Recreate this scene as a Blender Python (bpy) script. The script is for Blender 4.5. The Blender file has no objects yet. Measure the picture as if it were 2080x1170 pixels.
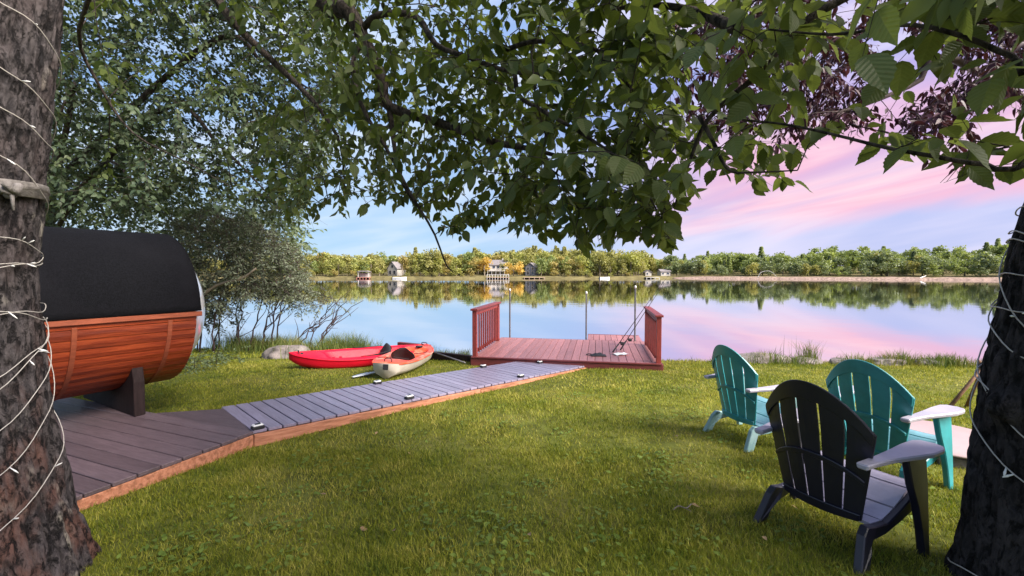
import bpy, bmesh, math, random
import numpy as np
from mathutils import Vector, Matrix, noise as mnoise

R = math.radians
scene = bpy.context.scene
COL = scene.collection
random.seed(7)
rng = np.random.default_rng(7)

# ------------------------------------------------------------------ camera, sky, sun, exposure
F_PX, CAM_Z, PITCH = 900.0, 1.6, math.atan(33 / 900.0)      # focal length of the lens in photo pixels
cam_data = bpy.data.cameras.new('camera')
cam_data.sensor_width = 36.0
cam_data.lens = F_PX * 36.0 / 2080.0
cam_data.clip_start = 0.05
cam_data.clip_end = 3000
cam = bpy.data.objects.new('camera', cam_data)
COL.objects.link(cam)
cam.location = (0, 0, CAM_Z)
cam.rotation_euler = (math.pi / 2 - PITCH, 0, 0)
scene.camera = cam

SUN_EL, SUN_AZ = R(37), R(120)           # azimuth clockwise from the view direction (+Y)
sun_dir = Vector((math.cos(SUN_EL) * math.sin(SUN_AZ), math.cos(SUN_EL) * math.cos(SUN_AZ), math.sin(SUN_EL)))
sun_data = bpy.data.lights.new('sun', 'SUN')
sun_data.energy = 4.2
sun_data.angle = R(38)
sun_data.color = (1.0, 0.93, 0.83)
sun = bpy.data.objects.new('sun', sun_data)
COL.objects.link(sun)
sun.rotation_euler = sun_dir.to_track_quat('Z', 'Y').to_euler()

scene.view_settings.view_transform = 'Standard'
scene.view_settings.look = 'None'
scene.view_settings.gamma = 1.0
scene.view_settings.use_curve_mapping = False
scene.view_settings.exposure = 1.75
scene.cycles.use_denoising = True
scene.cycles.max_bounces = 8
scene.cycles.transparent_max_bounces = 8
scene.cycles.caustics_reflective = False
scene.cycles.caustics_refractive = False
SKY_GAIN = 0.325


class NT:
    """tiny node-tree helper"""
    def __init__(self, tree):
        self.t = tree
        tree.nodes.clear()

    def n(self, typ, **kw):
        nd = self.t.nodes.new(typ)
        for k, v in kw.items():
            setattr(nd, k, v)
        return nd

    def l(self, a, b):
        self.t.links.new(a, b)

    def put(self, sock, v):
        if isinstance(v, bpy.types.NodeSocket):
            self.l(v, sock)
        elif hasattr(sock.default_value, '__len__') and not isinstance(v, (int, float)):
            v = tuple(v)
            if len(sock.default_value) == 4 and len(v) == 3:
                v = v + (1.0,)
            sock.default_value = v
        else:
            sock.default_value = v

    def math(self, op, a, b=0.0, c=None, clamp=False):
        nd = self.n('ShaderNodeMath', operation=op, use_clamp=clamp)
        self.put(nd.inputs[0], a)
        self.put(nd.inputs[1], b)
        if c is not None:
            self.put(nd.inputs[2], c)
        return nd.outputs[0]

    def mix(self, fac, a, b, blend='MIX'):
        nd = self.n('ShaderNodeMix', data_type='RGBA', blend_type=blend)
        self.put(nd.inputs[0], fac)
        self.put(nd.inputs[6], a)
        self.put(nd.inputs[7], b)
        return nd.outputs[2]

    def smooth(self, v, lo, hi, a=0.0, b=1.0):
        nd = self.n('ShaderNodeMapRange', interpolation_type='SMOOTHSTEP')
        self.put(nd.inputs[0], v)
        for i, x in enumerate((lo, hi, a, b)):
            self.put(nd.inputs[i + 1], x)
        return nd.outputs[0]

    def noise(self, vec, scale, detail=3.0, rough=0.55, dist=0.0):
        nd = self.n('ShaderNodeTexNoise')
        self.put(nd.inputs['Vector'], vec)
        nd.inputs['Scale'].default_value = scale
        nd.inputs['Detail'].default_value = detail
        nd.inputs['Roughness'].default_value = rough
        nd.inputs['Distortion'].default_value = dist
        return nd.outputs['Fac']

    def xyz(self, x, y, z):
        nd = self.n('ShaderNodeCombineXYZ')
        self.put(nd.inputs[0], x), self.put(nd.inputs[1], y), self.put(nd.inputs[2], z)
        return nd.outputs[0]


def build_world():
    w = bpy.data.worlds.new('World')
    scene.world = w
    w.use_nodes = True
    q = NT(w.node_tree)
    tc = q.n('ShaderNodeTexCoord')
    sep = q.n('ShaderNodeSeparateXYZ')
    q.l(tc.outputs['Generated'], sep.inputs[0])
    x, y, z = sep.outputs
    hor = q.math('SQRT', q.math('ADD', q.math('MULTIPLY', x, x), q.math('MULTIPLY', y, y)))
    el = q.math('ARCTAN2', z, hor)                     # elevation, radians
    az = q.math('ARCTAN2', x, y)                       # azimuth, clockwise from +Y
    east = q.math('DIVIDE', x, q.math('MAXIMUM', hor, 0.001))
    sky = q.n('ShaderNodeTexSky', sky_type='NISHITA')
    sky.sun_disc = False
    sky.sun_elevation = SUN_EL
    sky.sun_rotation = SUN_AZ
    sky.air_density = 1.0
    sky.ozone_density = 1.6
    nish = q.mix(1.0, sky.outputs[0], (0.055, 0.055, 0.055), 'MULTIPLY')
    # evening gradient: clear light blue towards the left, lavender towards the sunset side
    fac_e = q.smooth(east, -0.25, 0.55)
    low = q.mix(fac_e, (0.47, 0.73, 1.0), (0.57, 0.63, 0.97))
    high = q.mix(fac_e, (0.36, 0.58, 0.98), (0.38, 0.45, 0.93))
    grad = q.mix(q.smooth(el, 0.0, 0.35), low, high)
    base = q.mix(0.86, nish, grad)
    # streaky evening clouds, slightly tilted upwards to the right
    tilt = q.math('SUBTRACT', el, q.math('MULTIPLY', az, 0.20))
    v1 = q.xyz(q.math('MULTIPLY', az, 1.5), q.math('MULTIPLY', tilt, 8.0), 1.7)
    n1 = q.noise(v1, 1.3, 3.5, 0.5, 0.5)
    v2 = q.xyz(q.math('MULTIPLY', az, 2.2), q.math('MULTIPLY', tilt, 15.0), 4.2)
    n2 = q.noise(v2, 1.3, 4.0, 0.55, 0.6)
    cl = q.math('ADD', q.math('MULTIPLY', n1, 0.72), q.math('MULTIPLY', n2, 0.28))
    white = q.smooth(cl, 0.40, 0.68)
    cloud_white = q.mix(fac_e, (0.80, 0.88, 1.0), (0.86, 0.80, 0.97))
    c1 = q.mix(q.math('MULTIPLY', white, 0.75), base, cloud_white)
    # pink band over the right half of the sky
    wob = q.math('MULTIPLY', q.math('SUBTRACT', n1, 0.5), 0.16)
    band = q.math('ADD', q.math('SUBTRACT', el, q.math('MULTIPLY', q.math('SUBTRACT', az, 0.38), 0.07)), wob)
    up = q.smooth(band, 0.065, 0.125)
    dn = q.smooth(band, 0.19, 0.36, 1.0, 0.12)
    side = q.smooth(east, 0.10, 0.55)
    pinkf = q.math('MULTIPLY', q.math('MULTIPLY', up, dn), side)
    pinkf = q.math('MULTIPLY', pinkf, q.smooth(cl, 0.30, 0.60, 0.35, 1.0))
    pink = q.mix(q.smooth(n2, 0.35, 0.7), (1.0, 0.49, 0.62), (1.0, 0.70, 0.79))
    c2 = q.mix(pinkf, c1, pink)
    # below the horizon: dull ground tone
    c3 = q.mix(q.smooth(z, -0.06, -0.005), (0.10, 0.12, 0.08), c2)
    bg = q.n('ShaderNodeBackground')
    q.l(c3, bg.inputs[0])
    bg.inputs[1].default_value = SKY_GAIN
    out = q.n('ShaderNodeOutputWorld')
    q.l(bg.outputs[0], out.inputs[0])


build_world()


# ------------------------------------------------------------------ helpers
def at(px, py, Y):
    """a point Y metres in front of the camera, seen at photo pixel (px, py)"""
    cx, cy = (px - 1040) / F_PX, (585 - py) / F_PX
    d = np.array([cx, math.cos(PITCH) + cy * math.sin(PITCH), -math.sin(PITCH) + cy * math.cos(PITCH)])
    return np.array([0, 0, CAM_Z]) + d * (Y / d[1])


def seen(P):
    """photo pixels of world points (N,3)"""
    P = np.atleast_2d(P) - np.array([0, 0, CAM_Z])
    d = P[:, 1] * math.cos(PITCH) - P[:, 2] * math.sin(PITCH)
    u = P[:, 1] * math.sin(PITCH) + P[:, 2] * math.cos(PITCH)
    d = np.where(np.abs(d) < 1e-4, 1e-4, d)
    return 1040 + F_PX * P[:, 0] / d, 585 - F_PX * u / d, d


SHORE = np.array([(-60, 22), (-30, 17), (-12, 14.4), (-8, 13.0), (-5, 11.8), (-2.5, 11.0), (-.8, 10.2), (3, 9.6), (4.5, 9.45), (7, 9.2), (10, 8.5), (14, 7.2), (30, 3), (60, -4)])
WATER_Z = -0.75


def shore_y(x):
    return np.interp(x, SHORE[:, 0], SHORE[:, 1])


def ground(x, y):
    x, y = np.asarray(x, float), np.asarray(y, float)
    yc = np.maximum(y, -4)
    base = -0.027 * yc - 0.028 * np.maximum(0, yc - 7.5) ** 1.5
    base = base + 0.014 * np.sin(1.3 * x + .6 * y) * np.sin(.9 * y - .7 * x + 1) + 0.008 * np.sin(3.1 * x - 2.2 * y)
    e = np.clip((y - shore_y(x) - 0.06 * np.sin(2.3 * x) - 0.04 * np.sin(5.1 * x)) / 1.2, 0, 1)
    return base - 1.3 * e * e * (3 - 2 * e)


def tag(o, label=None, cat=None, group=None, kind=None):
    for k, v in (('label', label), ('category', cat), ('group', group), ('kind', kind)):
        if v:
            o[k] = v
    return o


def thing(name, label, cat, loc=(0, 0, 0), rz=0.0, group=None):
    o = bpy.data.objects.new(name, None)
    o.empty_display_size = 0.1
    COL.objects.link(o)
    o.location = loc
    o.rotation_euler = (0, 0, rz)
    return tag(o, label, cat, group)


def link(name, me, m=None, parent=None, loc=(0, 0, 0), rot=(0, 0, 0)):
    if m is not None and len(me.materials) == 0:
        me.materials.append(m)
    o = bpy.data.objects.new(name, me)
    COL.objects.link(o)
    o.location, o.rotation_euler = loc, rot
    if parent is not None:
        o.parent = parent
    return o


def mesh(verts, faces, name='m', smooth=False):
    me = bpy.data.meshes.new(name)
    me.from_pydata([tuple(map(float, v)) for v in verts], [], [tuple(f) for f in faces])
    if smooth:
        me.polygons.foreach_set('use_smooth', [True] * len(me.polygons))
    me.update()
    return me


def big_mesh(V, T, name='m', smooth=False, tint=None):
    """triangles/quads from numpy: V (n,3), T (m,k)"""
    me = bpy.data.meshes.new(name)
    n, m, k = len(V), len(T), T.shape[1]
    me.vertices.add(n)
    me.vertices.foreach_set('co', np.ascontiguousarray(V, np.float32).ravel())
    me.loops.add(m * k)
    me.loops.foreach_set('vertex_index', np.ascontiguousarray(T, np.int32).ravel())
    me.polygons.add(m)
    me.polygons.foreach_set('loop_start', np.arange(0, m * k, k, dtype=np.int32))
    if smooth:
        me.polygons.foreach_set('use_smooth', np.ones(m, bool))
    me.update(calc_edges=True)
    if tint is not None:
        at_ = me.attributes.new('tint', 'FLOAT', 'POINT')
        at_.data.foreach_set('value', np.ascontiguousarray(tint, np.float32))
    return me


class MB:
    """collects shapes into one mesh"""
    def __init__(self):
        self.v, self.f = [], []

    def add(self, v, f):
        b = len(self.v)
        self.v += [tuple(map(float, p)) for p in v]
        self.f += [tuple(i + b for i in q) for q in f]
        return self

    def box(self, lo, hi):
        x0, y0, z0 = lo
        x1, y1, z1 = hi
        return self.add([(x0, y0, z0), (x1, y0, z0), (x1, y1, z0), (x0, y1, z0), (x0, y0, z1), (x1, y0, z1), (x1, y1, z1), (x0, y1, z1)],
                        [(3, 2, 1, 0), (4, 5, 6, 7), (0, 1, 5, 4), (1, 2, 6, 5), (2, 3, 7, 6), (3, 0, 4, 7)])

    def tube(self, pts, rad, n=6, cap=True):
        return self.add(*tube(pts, rad, n, cap))

    def prism(self, poly, axis, a, b):
        """polygon (list of 2D) extruded along axis between a and b"""
        n = len(poly)
        def P(p, t):
            return {'x': (t, p[0], p[1]), 'y': (p[0], t, p[1]), 'z': (p[0], p[1], t)}[axis]
        v = [P(p, a) for p in poly] + [P(p, b) for p in poly]
        f = [tuple(range(n - 1, -1, -1)), tuple(range(n, 2 * n))] + [(i, (i + 1) % n, n + (i + 1) % n, n + i) for i in range(n)]
        return self.add(v, f)

    def obj(self, name, m, parent=None, smooth=False, bevel=0.0, loc=(0, 0, 0), rot=(0, 0, 0)):
        me = mesh(self.v, self.f, name, smooth)
        bm = bmesh.new()
        bm.from_mesh(me)
        bmesh.ops.recalc_face_normals(bm, faces=bm.faces)
        if bevel:
            ed = [e for e in bm.edges if len(e.link_faces) == 2 and e.calc_face_angle(0) > 0.6]
            bmesh.ops.bevel(bm, geom=ed, offset=bevel, segments=1, affect='EDGES', clamp_overlap=True)
        bm.to_mesh(me)
        bm.free()
        return link(name, me, m, parent, loc, rot)


def tube(pts, rad, n=6, cap=True):
    pts = [Vector(p) for p in pts]
    if not hasattr(rad, '__len__'):
        rad = [rad] * len(pts)
    v, f = [], []
    t0 = (pts[1] - pts[0]).normalized()
    ref = Vector((0, 0, 1)) if abs(t0.z) < 0.9 else Vector((1, 0, 0))
    side = t0.cross(ref).normalized()
    for i, p in enumerate(pts):
        t = (pts[min(i + 1, len(pts) - 1)] - pts[max(i - 1, 0)])
        t = t.normalized() if t.length > 1e-9 else t0
        side = side - t * side.dot(t)
        side = side.normalized() if side.length > 1e-6 else t.orthogonal().normalized()
        up = t.cross(side)
        for k in range(n):
            a = 2 * math.pi * k / n
            v.append(p + (side * math.cos(a) + up * math.sin(a)) * rad[i])
    for i in range(len(pts) - 1):
        for k in range(n):
            f.append((i * n + k, i * n + (k + 1) % n, (i + 1) * n + (k + 1) % n, (i + 1) * n + k))
    if cap:
        f.append(tuple(range(n - 1, -1, -1)))
        f.append(tuple(range((len(pts) - 1) * n, len(pts) * n)))
    return v, f


def lathe(prof, n=16, ox=0, oy=0, oz=0):
    v, f = [], []
    for r, z in prof:
        for k in range(n):
            a = 2 * math.pi * k / n
            v.append((ox + r * math.cos(a), oy + r * math.sin(a), oz + z))
    for i in range(len(prof) - 1):
        for k in range(n):
            f.append((i * n + k, i * n + (k + 1) % n, (i + 1) * n + (k + 1) % n, (i + 1) * n + k))
    f.append(tuple(range(n - 1, -1, -1)))
    f.append(tuple(range((len(prof) - 1) * n, len(prof) * n)))
    return v, f


def spline(ctrl, n):
    """Catmull-Rom through the control points, n points"""
    C = np.asarray(ctrl, float)
    C = np.vstack([2 * C[0] - C[1], C, 2 * C[-1] - C[-2]])
    out = []
    seg = len(C) - 3
    for i in range(n):
        u = i / (n - 1) * seg
        k = min(int(u), seg - 1)
        t = u - k
        p0, p1, p2, p3 = C[k:k + 4]
        out.append(0.5 * ((2 * p1) + (-p0 + p2) * t + (2 * p0 - 5 * p1 + 4 * p2 - p3) * t * t + (-p0 + 3 * p1 - 3 * p2 + p3) * t ** 3))
    return np.array(out)


_boxes = {}


def bevel_box(sx, sy, sz, b=0.004):
    key = (round(sx, 4), round(sy, 4), round(sz, 4), b)
    if key not in _boxes:
        m = MB().box((-sx / 2, -sy / 2, -sz / 2), (sx / 2, sy / 2, sz / 2))
        me = mesh(m.v, m.f, 'plank')
        bm = bmesh.new()
        bm.from_mesh(me)
        bmesh.ops.bevel(bm, geom=bm.edges[:], offset=b, segments=1, affect='EDGES')
        bm.to_mesh(me)
        bm.free()
        _boxes[key] = me
    return _boxes[key]


def piece(name, size, m, parent, loc, rot=(0, 0, 0), b=0.004):
    me = bevel_box(*size, b)
    if me.materials and me.materials[0] != m:
        me = me.copy()
        me.materials.clear()
    return link(name, me, m, parent, loc, rot)


# ------------------------------------------------------------------ materials
def mat(name, col, rough=0.6, var=0.18, scale=6.0, stretch=(1, 1, 1), bump=0.0, bscale=None, col2=None, spec=0.5, metal=0.0,
        rnd=0.0, big=0.0, bigscale=0.6, bigcol=None, transl=0.0, coat=0.0, world=False, bdist=0.02):
    m = bpy.data.materials.new(name)
    m.use_nodes = True
    q = NT(m.node_tree)
    tc = q.n('ShaderNodeTexCoord')
    src = tc.outputs['Object']
    if world:
        src = q.n('ShaderNodeNewGeometry').outputs['Position']
    info = q.n('ShaderNodeObjectInfo')
    mp = q.n('ShaderNodeVectorMath', operation='MULTIPLY')
    q.l(src, mp.inputs[0])
    mp.inputs[1].default_value = stretch
    off = q.n('ShaderNodeVectorMath', operation='ADD')
    q.l(mp.outputs[0], off.inputs[0])
    if not world:
        q.l(q.xyz(q.math('MULTIPLY', info.outputs['Random'], 37.0), q.math('MULTIPLY', info.outputs['Random'], 91.0), 0.0), off.inputs[1])
    vec = off.outputs[0]
    c = np.array(col)
    c2 = np.array(col2) if col2 is not None else np.clip(c * (1 + var), 0, 1)
    lo = c * (1 - var) if col2 is None else c
    f = q.noise(vec, scale, 5.0, 0.62)
    colr = q.mix(q.smooth(f, 0.32, 0.68), tuple(lo), tuple(c2))
    if big:
        f2 = q.noise(vec, bigscale, 4.0, 0.6)
        colr = q.mix(q.math('MULTIPLY', q.smooth(f2, 0.45, 0.68), big), colr, tuple(bigcol if bigcol is not None else c * 0.5))
    if rnd:
        v = q.math('ADD', q.math('MULTIPLY', info.outputs['Random'], 2 * rnd), 1 - rnd)
        colr = q.mix(1.0, colr, q.xyz(v, v, v), 'MULTIPLY')
    p = q.n('ShaderNodeBsdfPrincipled')
    q.l(colr, p.inputs['Base Color'])
    q.put(p.inputs['Roughness'], q.math('ADD', q.math('MULTIPLY', q.noise(vec, scale * 2.3, 3.0), 0.16), rough - 0.08, clamp=True))
    p.inputs['Specular IOR Level'].default_value = spec
    p.inputs['Metallic'].default_value = metal
    p.inputs['Coat Weight'].default_value = coat
    if bump:
        b = q.n('ShaderNodeBump')
        b.inputs['Strength'].default_value = bump
        b.inputs['Distance'].default_value = bdist
        q.l(q.noise(vec, bscale or scale * 3, 6.0, 0.65), b.inputs['Height'])
        q.l(b.outputs[0], p.inputs['Normal'])
    out = q.n('ShaderNodeOutputMaterial')
    if transl:
        tr = q.n('ShaderNodeBsdfTranslucent')
        q.l(q.mix(1.0, colr, (1.5, 1.5, 0.8), 'MULTIPLY'), tr.inputs[0])
        mx = q.n('ShaderNodeMixShader')
        mx.inputs[0].default_value = transl
        q.l(p.outputs[0], mx.inputs[1])
        q.l(tr.outputs[0], mx.inputs[2])
        q.l(mx.outputs[0], out.inputs[0])
    else:
        q.l(p.outputs[0], out.inputs[0])
    return m


def leaf_mat(name, dark, light, third=None, transl=0.35, rough=0.5, patch=1.2, spec=0.3, rnd=True, veins=False):
    """foliage: each leaf its own tint (attribute or object random), drifting in patches through the crown"""
    m = bpy.data.materials.new(name)
    m.use_nodes = True
    q = NT(m.node_tree)
    att = q.n('ShaderNodeAttribute', attribute_name='tint')
    info = q.n('ShaderNodeObjectInfo')
    pos = q.n('ShaderNodeNewGeometry').outputs['Position']
    t = q.math('ADD', att.outputs['Fac'], q.math('MULTIPLY', info.outputs['Random'], 0.35 if rnd else 0.0))
    pt = q.noise(pos, patch, 3.0, 0.6)
    t = q.math('ADD', q.math('MULTIPLY', t, 0.8), q.math('SUBTRACT', pt, 0.33), clamp=True)
    c = q.mix(t, dark, light)
    if third:
        c = q.mix(q.math('MULTIPLY', q.smooth(q.noise(pos, patch * 2.7, 2.0), 0.55, 0.75), 0.8), c, third)
    p = q.n('ShaderNodeBsdfPrincipled')
    if veins:
        sp = q.n('ShaderNodeSeparateXYZ')
        q.l(q.n('ShaderNodeTexCoord').outputs['Object'], sp.inputs[0])
        ax = q.math('ABSOLUTE', sp.outputs[0])
        wv = q.math('SINE', q.math('MULTIPLY', q.math('SUBTRACT', sp.outputs[1], q.math('MULTIPLY', ax, 0.9)), 52.0))
        lines = q.math('MAXIMUM', q.smooth(wv, 0.72, 1.0), q.smooth(ax, 0.0, 0.022, 1.0, 0.0))
        c = q.mix(q.math('MULTIPLY', lines, 0.16), c, third or (0.20, 0.22, 0.08))
        b = q.n('ShaderNodeBump')
        b.inputs['Strength'].default_value = 0.22
        b.inputs['Distance'].default_value = 0.008
        q.l(wv, b.inputs['Height'])
        q.l(b.outputs[0], p.inputs['Normal'])
        c = q.mix(q.smooth(q.noise(pos, 60.0, 2.0), 0.6, 0.75, 0.0, 0.35), c, (0.09, 0.075, 0.02))
    q.l(c, p.inputs['Base Color'])
    p.inputs['Roughness'].default_value = rough
    p.inputs['Specular IOR Level'].default_value = spec
    tr = q.n('ShaderNodeBsdfTranslucent')
    q.l(q.mix(1.0, c, (1.5, 1.5, 0.7), 'MULTIPLY'), tr.inputs[0])
    mx = q.n('ShaderNodeMixShader')
    mx.inputs[0].default_value = transl
    q.l(p.outputs[0], mx.inputs[1])
    q.l(tr.outputs[0], mx.inputs[2])
    q.l(mx.outputs[0], q.n('ShaderNodeOutputMaterial').inputs[0])
    return m


def bark_mat(name, dark, light, moss=None, red=None, scale=5.0):
    m = bpy.data.materials.new(name)
    m.use_nodes = True
    q = NT(m.node_tree)
    pos = q.n('ShaderNodeNewGeometry').outputs['Position']
    mp = q.n('ShaderNodeVectorMath', operation='MULTIPLY')
    q.l(pos, mp.inputs[0])
    mp.inputs[1].default_value = (1, 1, 0.48)
    v = mp.outputs[0]
    n1 = q.noise(v, scale * 4, 6.0, 0.7, 0.4)
    n2 = q.noise(v, scale * 0.7, 4.0, 0.6)
    crack = q.smooth(q.noise(v, scale * 4.2, 6.0, 0.75, 0.5), 0.36, 0.50)
    c = q.mix(q.smooth(n1, 0.3, 0.7), dark, light)
    if moss:
        c = q.mix(q.math('MULTIPLY', q.smooth(n2, 0.55, 0.68), q.smooth(n1, 0.4, 0.6)), c, moss)
    if red:
        sz = q.n('ShaderNodeSeparateXYZ')
        q.l(pos, sz.inputs[0])
        rm = q.math('MULTIPLY', q.smooth(q.noise(v, scale * 0.9, 4.0), 0.44, 0.62), q.smooth(sz.outputs[2], 0.5, 1.5, 0.8, 0.1))
        c = q.mix(rm, c, red)
    c = q.mix(crack, tuple(x * 0.6 for x in dark), c)
    p = q.n('ShaderNodeBsdfPrincipled')
    q.l(c, p.inputs['Base Color'])
    p.inputs['Roughness'].default_value = 0.9
    p.inputs['Specular IOR Level'].default_value = 0.2
    h = q.math('ADD', q.math('MULTIPLY', crack, 0.7), q.math('MULTIPLY', n1, 0.8))
    b = q.n('ShaderNodeBump')
    b.inputs['Strength'].default_value = 0.9
    b.inputs['Distance'].default_value = 0.03
    q.l(h, b.inputs['Height'])
    q.l(b.outputs[0], p.inputs['Normal'])
    q.l(p.outputs[0], q.n('ShaderNodeOutputMaterial').inputs[0])
    return m


def grass_mat(name, deep, mid, dry):
    m = bpy.data.materials.new(name)
    m.use_nodes = True
    q = NT(m.node_tree)
    att = q.n('ShaderNodeAttribute', attribute_name='tint')
    pos = q.n('ShaderNodeNewGeometry').outputs['Position']
    n1 = q.noise(pos, 0.75, 4.0, 0.62)
    n2 = q.noise(pos, 3.4, 3.0, 0.6)
    t = q.math('ADD', q.math('MULTIPLY', att.outputs['Fac'], 0.5), q.math('ADD', q.math('MULTIPLY', n1, 1.25), q.math('SUBTRACT', q.math('MULTIPLY', n2, 0.75), 0.72)), clamp=True)
    c = q.mix(q.smooth(t, 0.1, 0.55), deep, mid)
    c = q.mix(q.smooth(t, 0.5, 0.95), c, dry)
    p = q.n('ShaderNodeBsdfPrincipled')
    q.l(c, p.inputs['Base Color'])
    p.inputs['Roughness'].default_value = 0.6
    p.inputs['Specular IOR Level'].default_value = 0.2
    tr = q.n('ShaderNodeBsdfTranslucent')
    q.l(q.mix(1.0, c, (1.3, 1.3, 0.8), 'MULTIPLY'), tr.inputs[0])
    mx = q.n('ShaderNodeMixShader')
    mx.inputs[0].default_value = 0.3
    q.l(p.outputs[0], mx.inputs[1])
    q.l(tr.outputs[0], mx.inputs[2])
    q.l(mx.outputs[0], q.n('ShaderNodeOutputMaterial').inputs[0])
    return m


def water_mat():
    m = bpy.data.materials.new('lake_water')
    m.use_nodes = True
    q = NT(m.node_tree)
    pos = q.n('ShaderNodeNewGeometry').outputs['Position']
    mp = q.n('ShaderNodeVectorMath', operation='MULTIPLY')
    q.l(pos, mp.inputs[0])
    mp.inputs[1].default_value = (0.5, 1.0, 1.0)
    n1 = q.noise(mp.outputs[0], 0.9, 3.0, 0.5)
    n2 = q.noise(mp.outputs[0], 0.05, 2.0, 0.5)
    b = q.n('ShaderNodeBump')
    q.put(b.inputs['Strength'], q.smooth(n2, 0.5, 0.75, 0.003, 0.012))
    b.inputs['Distance'].default_value = 1.0
    q.l(n1, b.inputs['Height'])
    g = q.n('ShaderNodeBsdfGlossy')
    g.inputs['Roughness'].default_value = 0.035
    g.inputs['Color'].default_value = (0.93, 0.93, 0.95, 1)
    q.l(b.outputs[0], g.inputs['Normal'])
    d = q.n('ShaderNodeBsdfDiffuse')
    d.inputs['Color'].default_value = (0.035, 0.05, 0.05, 1)
    lw = q.n('ShaderNodeFresnel')
    lw.inputs['IOR'].default_value = 1.33
    fac = q.smooth(lw.outputs[0], 0.02, 0.34, 0.25, 1.0)
    mx = q.n('ShaderNodeMixShader')
    q.put(mx.inputs[0], fac)
    q.l(d.outputs[0], mx.inputs[1])
    q.l(g.outputs[0], mx.inputs[2])
    q.l(mx.outputs[0], q.n('ShaderNodeOutputMaterial').inputs[0])
    return m


M = {}
M['soil'] = mat('lawn_soil', (0.095, 0.105, 0.02), 0.9, 0.35, 5.0, bump=0.5, big=0.6, bigscale=0.9, bigcol=(0.20, 0.18, 0.05), world=True, spec=0.1)
M['grass'] = grass_mat('lawn_grass', (0.070, 0.115, 0.012), (0.235, 0.25, 0.024), (0.46, 0.40, 0.10))
M['tall_grass'] = grass_mat('shore_grass', (0.05, 0.08, 0.02), (0.12, 0.16, 0.035), (0.26, 0.22, 0.08))
M['water'] = water_mat()
M['far_land'] = mat('far_land', (0.13, 0.11, 0.05), 0.95, 0.3, 0.4, world=True, spec=0.1)
M['mud'] = mat('mud_bank', (0.24, 0.17, 0.14), 0.95, 0.45, 1.6, world=True, spec=0.1, bump=0.4)
M['leaf'] = leaf_mat('leaf', (0.034, 0.058, 0.018), (0.11, 0.14, 0.036), transl=0.45)
M['leaf_near'] = leaf_mat('leaf_near', (0.048, 0.076, 0.030), (0.15, 0.185, 0.064), transl=0.45)
M['leaf_single'] = leaf_mat('leaf_single', (0.034, 0.058, 0.018), (0.11, 0.14, 0.036), transl=0.45, veins=True)
M['leaf_near_single'] = leaf_mat('leaf_near_single', (0.048, 0.076, 0.030), (0.15, 0.185, 0.064), transl=0.45, veins=True)
M['leaf_back'] = leaf_mat('leaf_back', (0.026, 0.046, 0.028), (0.075, 0.105, 0.055), third=(0.17, 0.20, 0.10), transl=0.33)
M['leaf_light'] = leaf_mat('leaf_light', (0.065, 0.095, 0.05), (0.17, 0.215, 0.11), transl=0.38)
M['clover'] = leaf_mat('clover', (0.07, 0.12, 0.02), (0.17, 0.23, 0.045), transl=0.3, spec=0.15)
M['leaf_purple'] = leaf_mat('leaf_purple', (0.020, 0.008, 0.017), (0.062, 0.016, 0.030), transl=0.2)
M['leaf_shrub'] = leaf_mat('leaf_shrub', (0.065, 0.082, 0.058), (0.19, 0.215, 0.145), transl=0.33)
M['bark_left'] = bark_mat('bark_left', (0.024, 0.021, 0.023), (0.10, 0.086, 0.088), moss=(0.26, 0.235, 0.20), red=(0.12, 0.058, 0.045), scale=6.0)
M['bark_right'] = bark_mat('bark_right', (0.012, 0.011, 0.012), (0.05, 0.042, 0.044))
M['bark'] = bark_mat('bark', (0.03, 0.024, 0.020), (0.09, 0.07, 0.06))
M['twig_red'] = mat('twig_red', (0.055, 0.032, 0.032), 0.8, 0.3, 20)
M['wire'] = mat('white_wire', (0.40, 0.37, 0.34), 0.5, 0.1, 30)
M['strap'] = mat('strap', (0.20, 0.18, 0.17), 0.9, 0.25, 30, bump=0.5, bscale=120)
M['cedar'] = mat('cedar_stave', (0.22, 0.028, 0.007), 0.45, 0.2, 4.0, stretch=(12, 0.9, 12), col2=(0.38, 0.066, 0.017), rnd=0.18, bump=0.25, spec=0.45, big=0.7, bigscale=0.9, bigcol=(0.11, 0.016, 0.008), coat=0.15)
M['cedar_trim'] = mat('cedar_trim', (0.28, 0.068, 0.030), 0.5, 0.2, 6.0, stretch=(8, 1, 8))
M['felt'] = mat('roof_felt', (0.007, 0.007, 0.009), 0.95, 0.35, 60, bump=0.6, bscale=240, big=0.5, bigscale=1.5, bigcol=(0.012, 0.012, 0.015), spec=0.12)
M['bubble'] = mat('bubble_window', (0.62, 0.64, 0.68), 0.12, 0.05, 2.0, spec=0.7, coat=0.6)
M['dark_wood'] = mat('dark_wood', (0.022, 0.013, 0.013), 0.75, var=0.3, scale=6.0, spec=0.2, stretch=(6, 6, 1), bump=0.2)
M['deck_shaded'] = mat('platform_board', (0.115, 0.082, 0.092), 0.48, 0.22, 5.0, stretch=(1.0, 14, 14), rnd=0.16, bump=0.25, bscale=14, spec=0.45, big=0.35, bigscale=0.8)  # same boards as the walkway, their shade painted in as a darker brown
M['deck_skylit'] = mat('walkway_board', (0.26, 0.23, 0.315), 0.36, 0.14, 5.0, stretch=(14, 1.0, 14), rnd=0.10, bump=0.2, bscale=14, spec=0.5, big=0.5, bigscale=1.6, bigcol=(0.17, 0.145, 0.19))  # platform's board material with sky reflection painted in as pale lavender
M['fascia'] = mat('cedar_fascia', (0.40, 0.15, 0.08), 0.7, 0.2, 4.0, stretch=(1.2, 10, 10), rnd=0.1, bump=0.3, big=0.8, bigscale=2.2, bigcol=(0.20, 0.075, 0.035), col2=(0.56, 0.25, 0.15))
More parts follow.
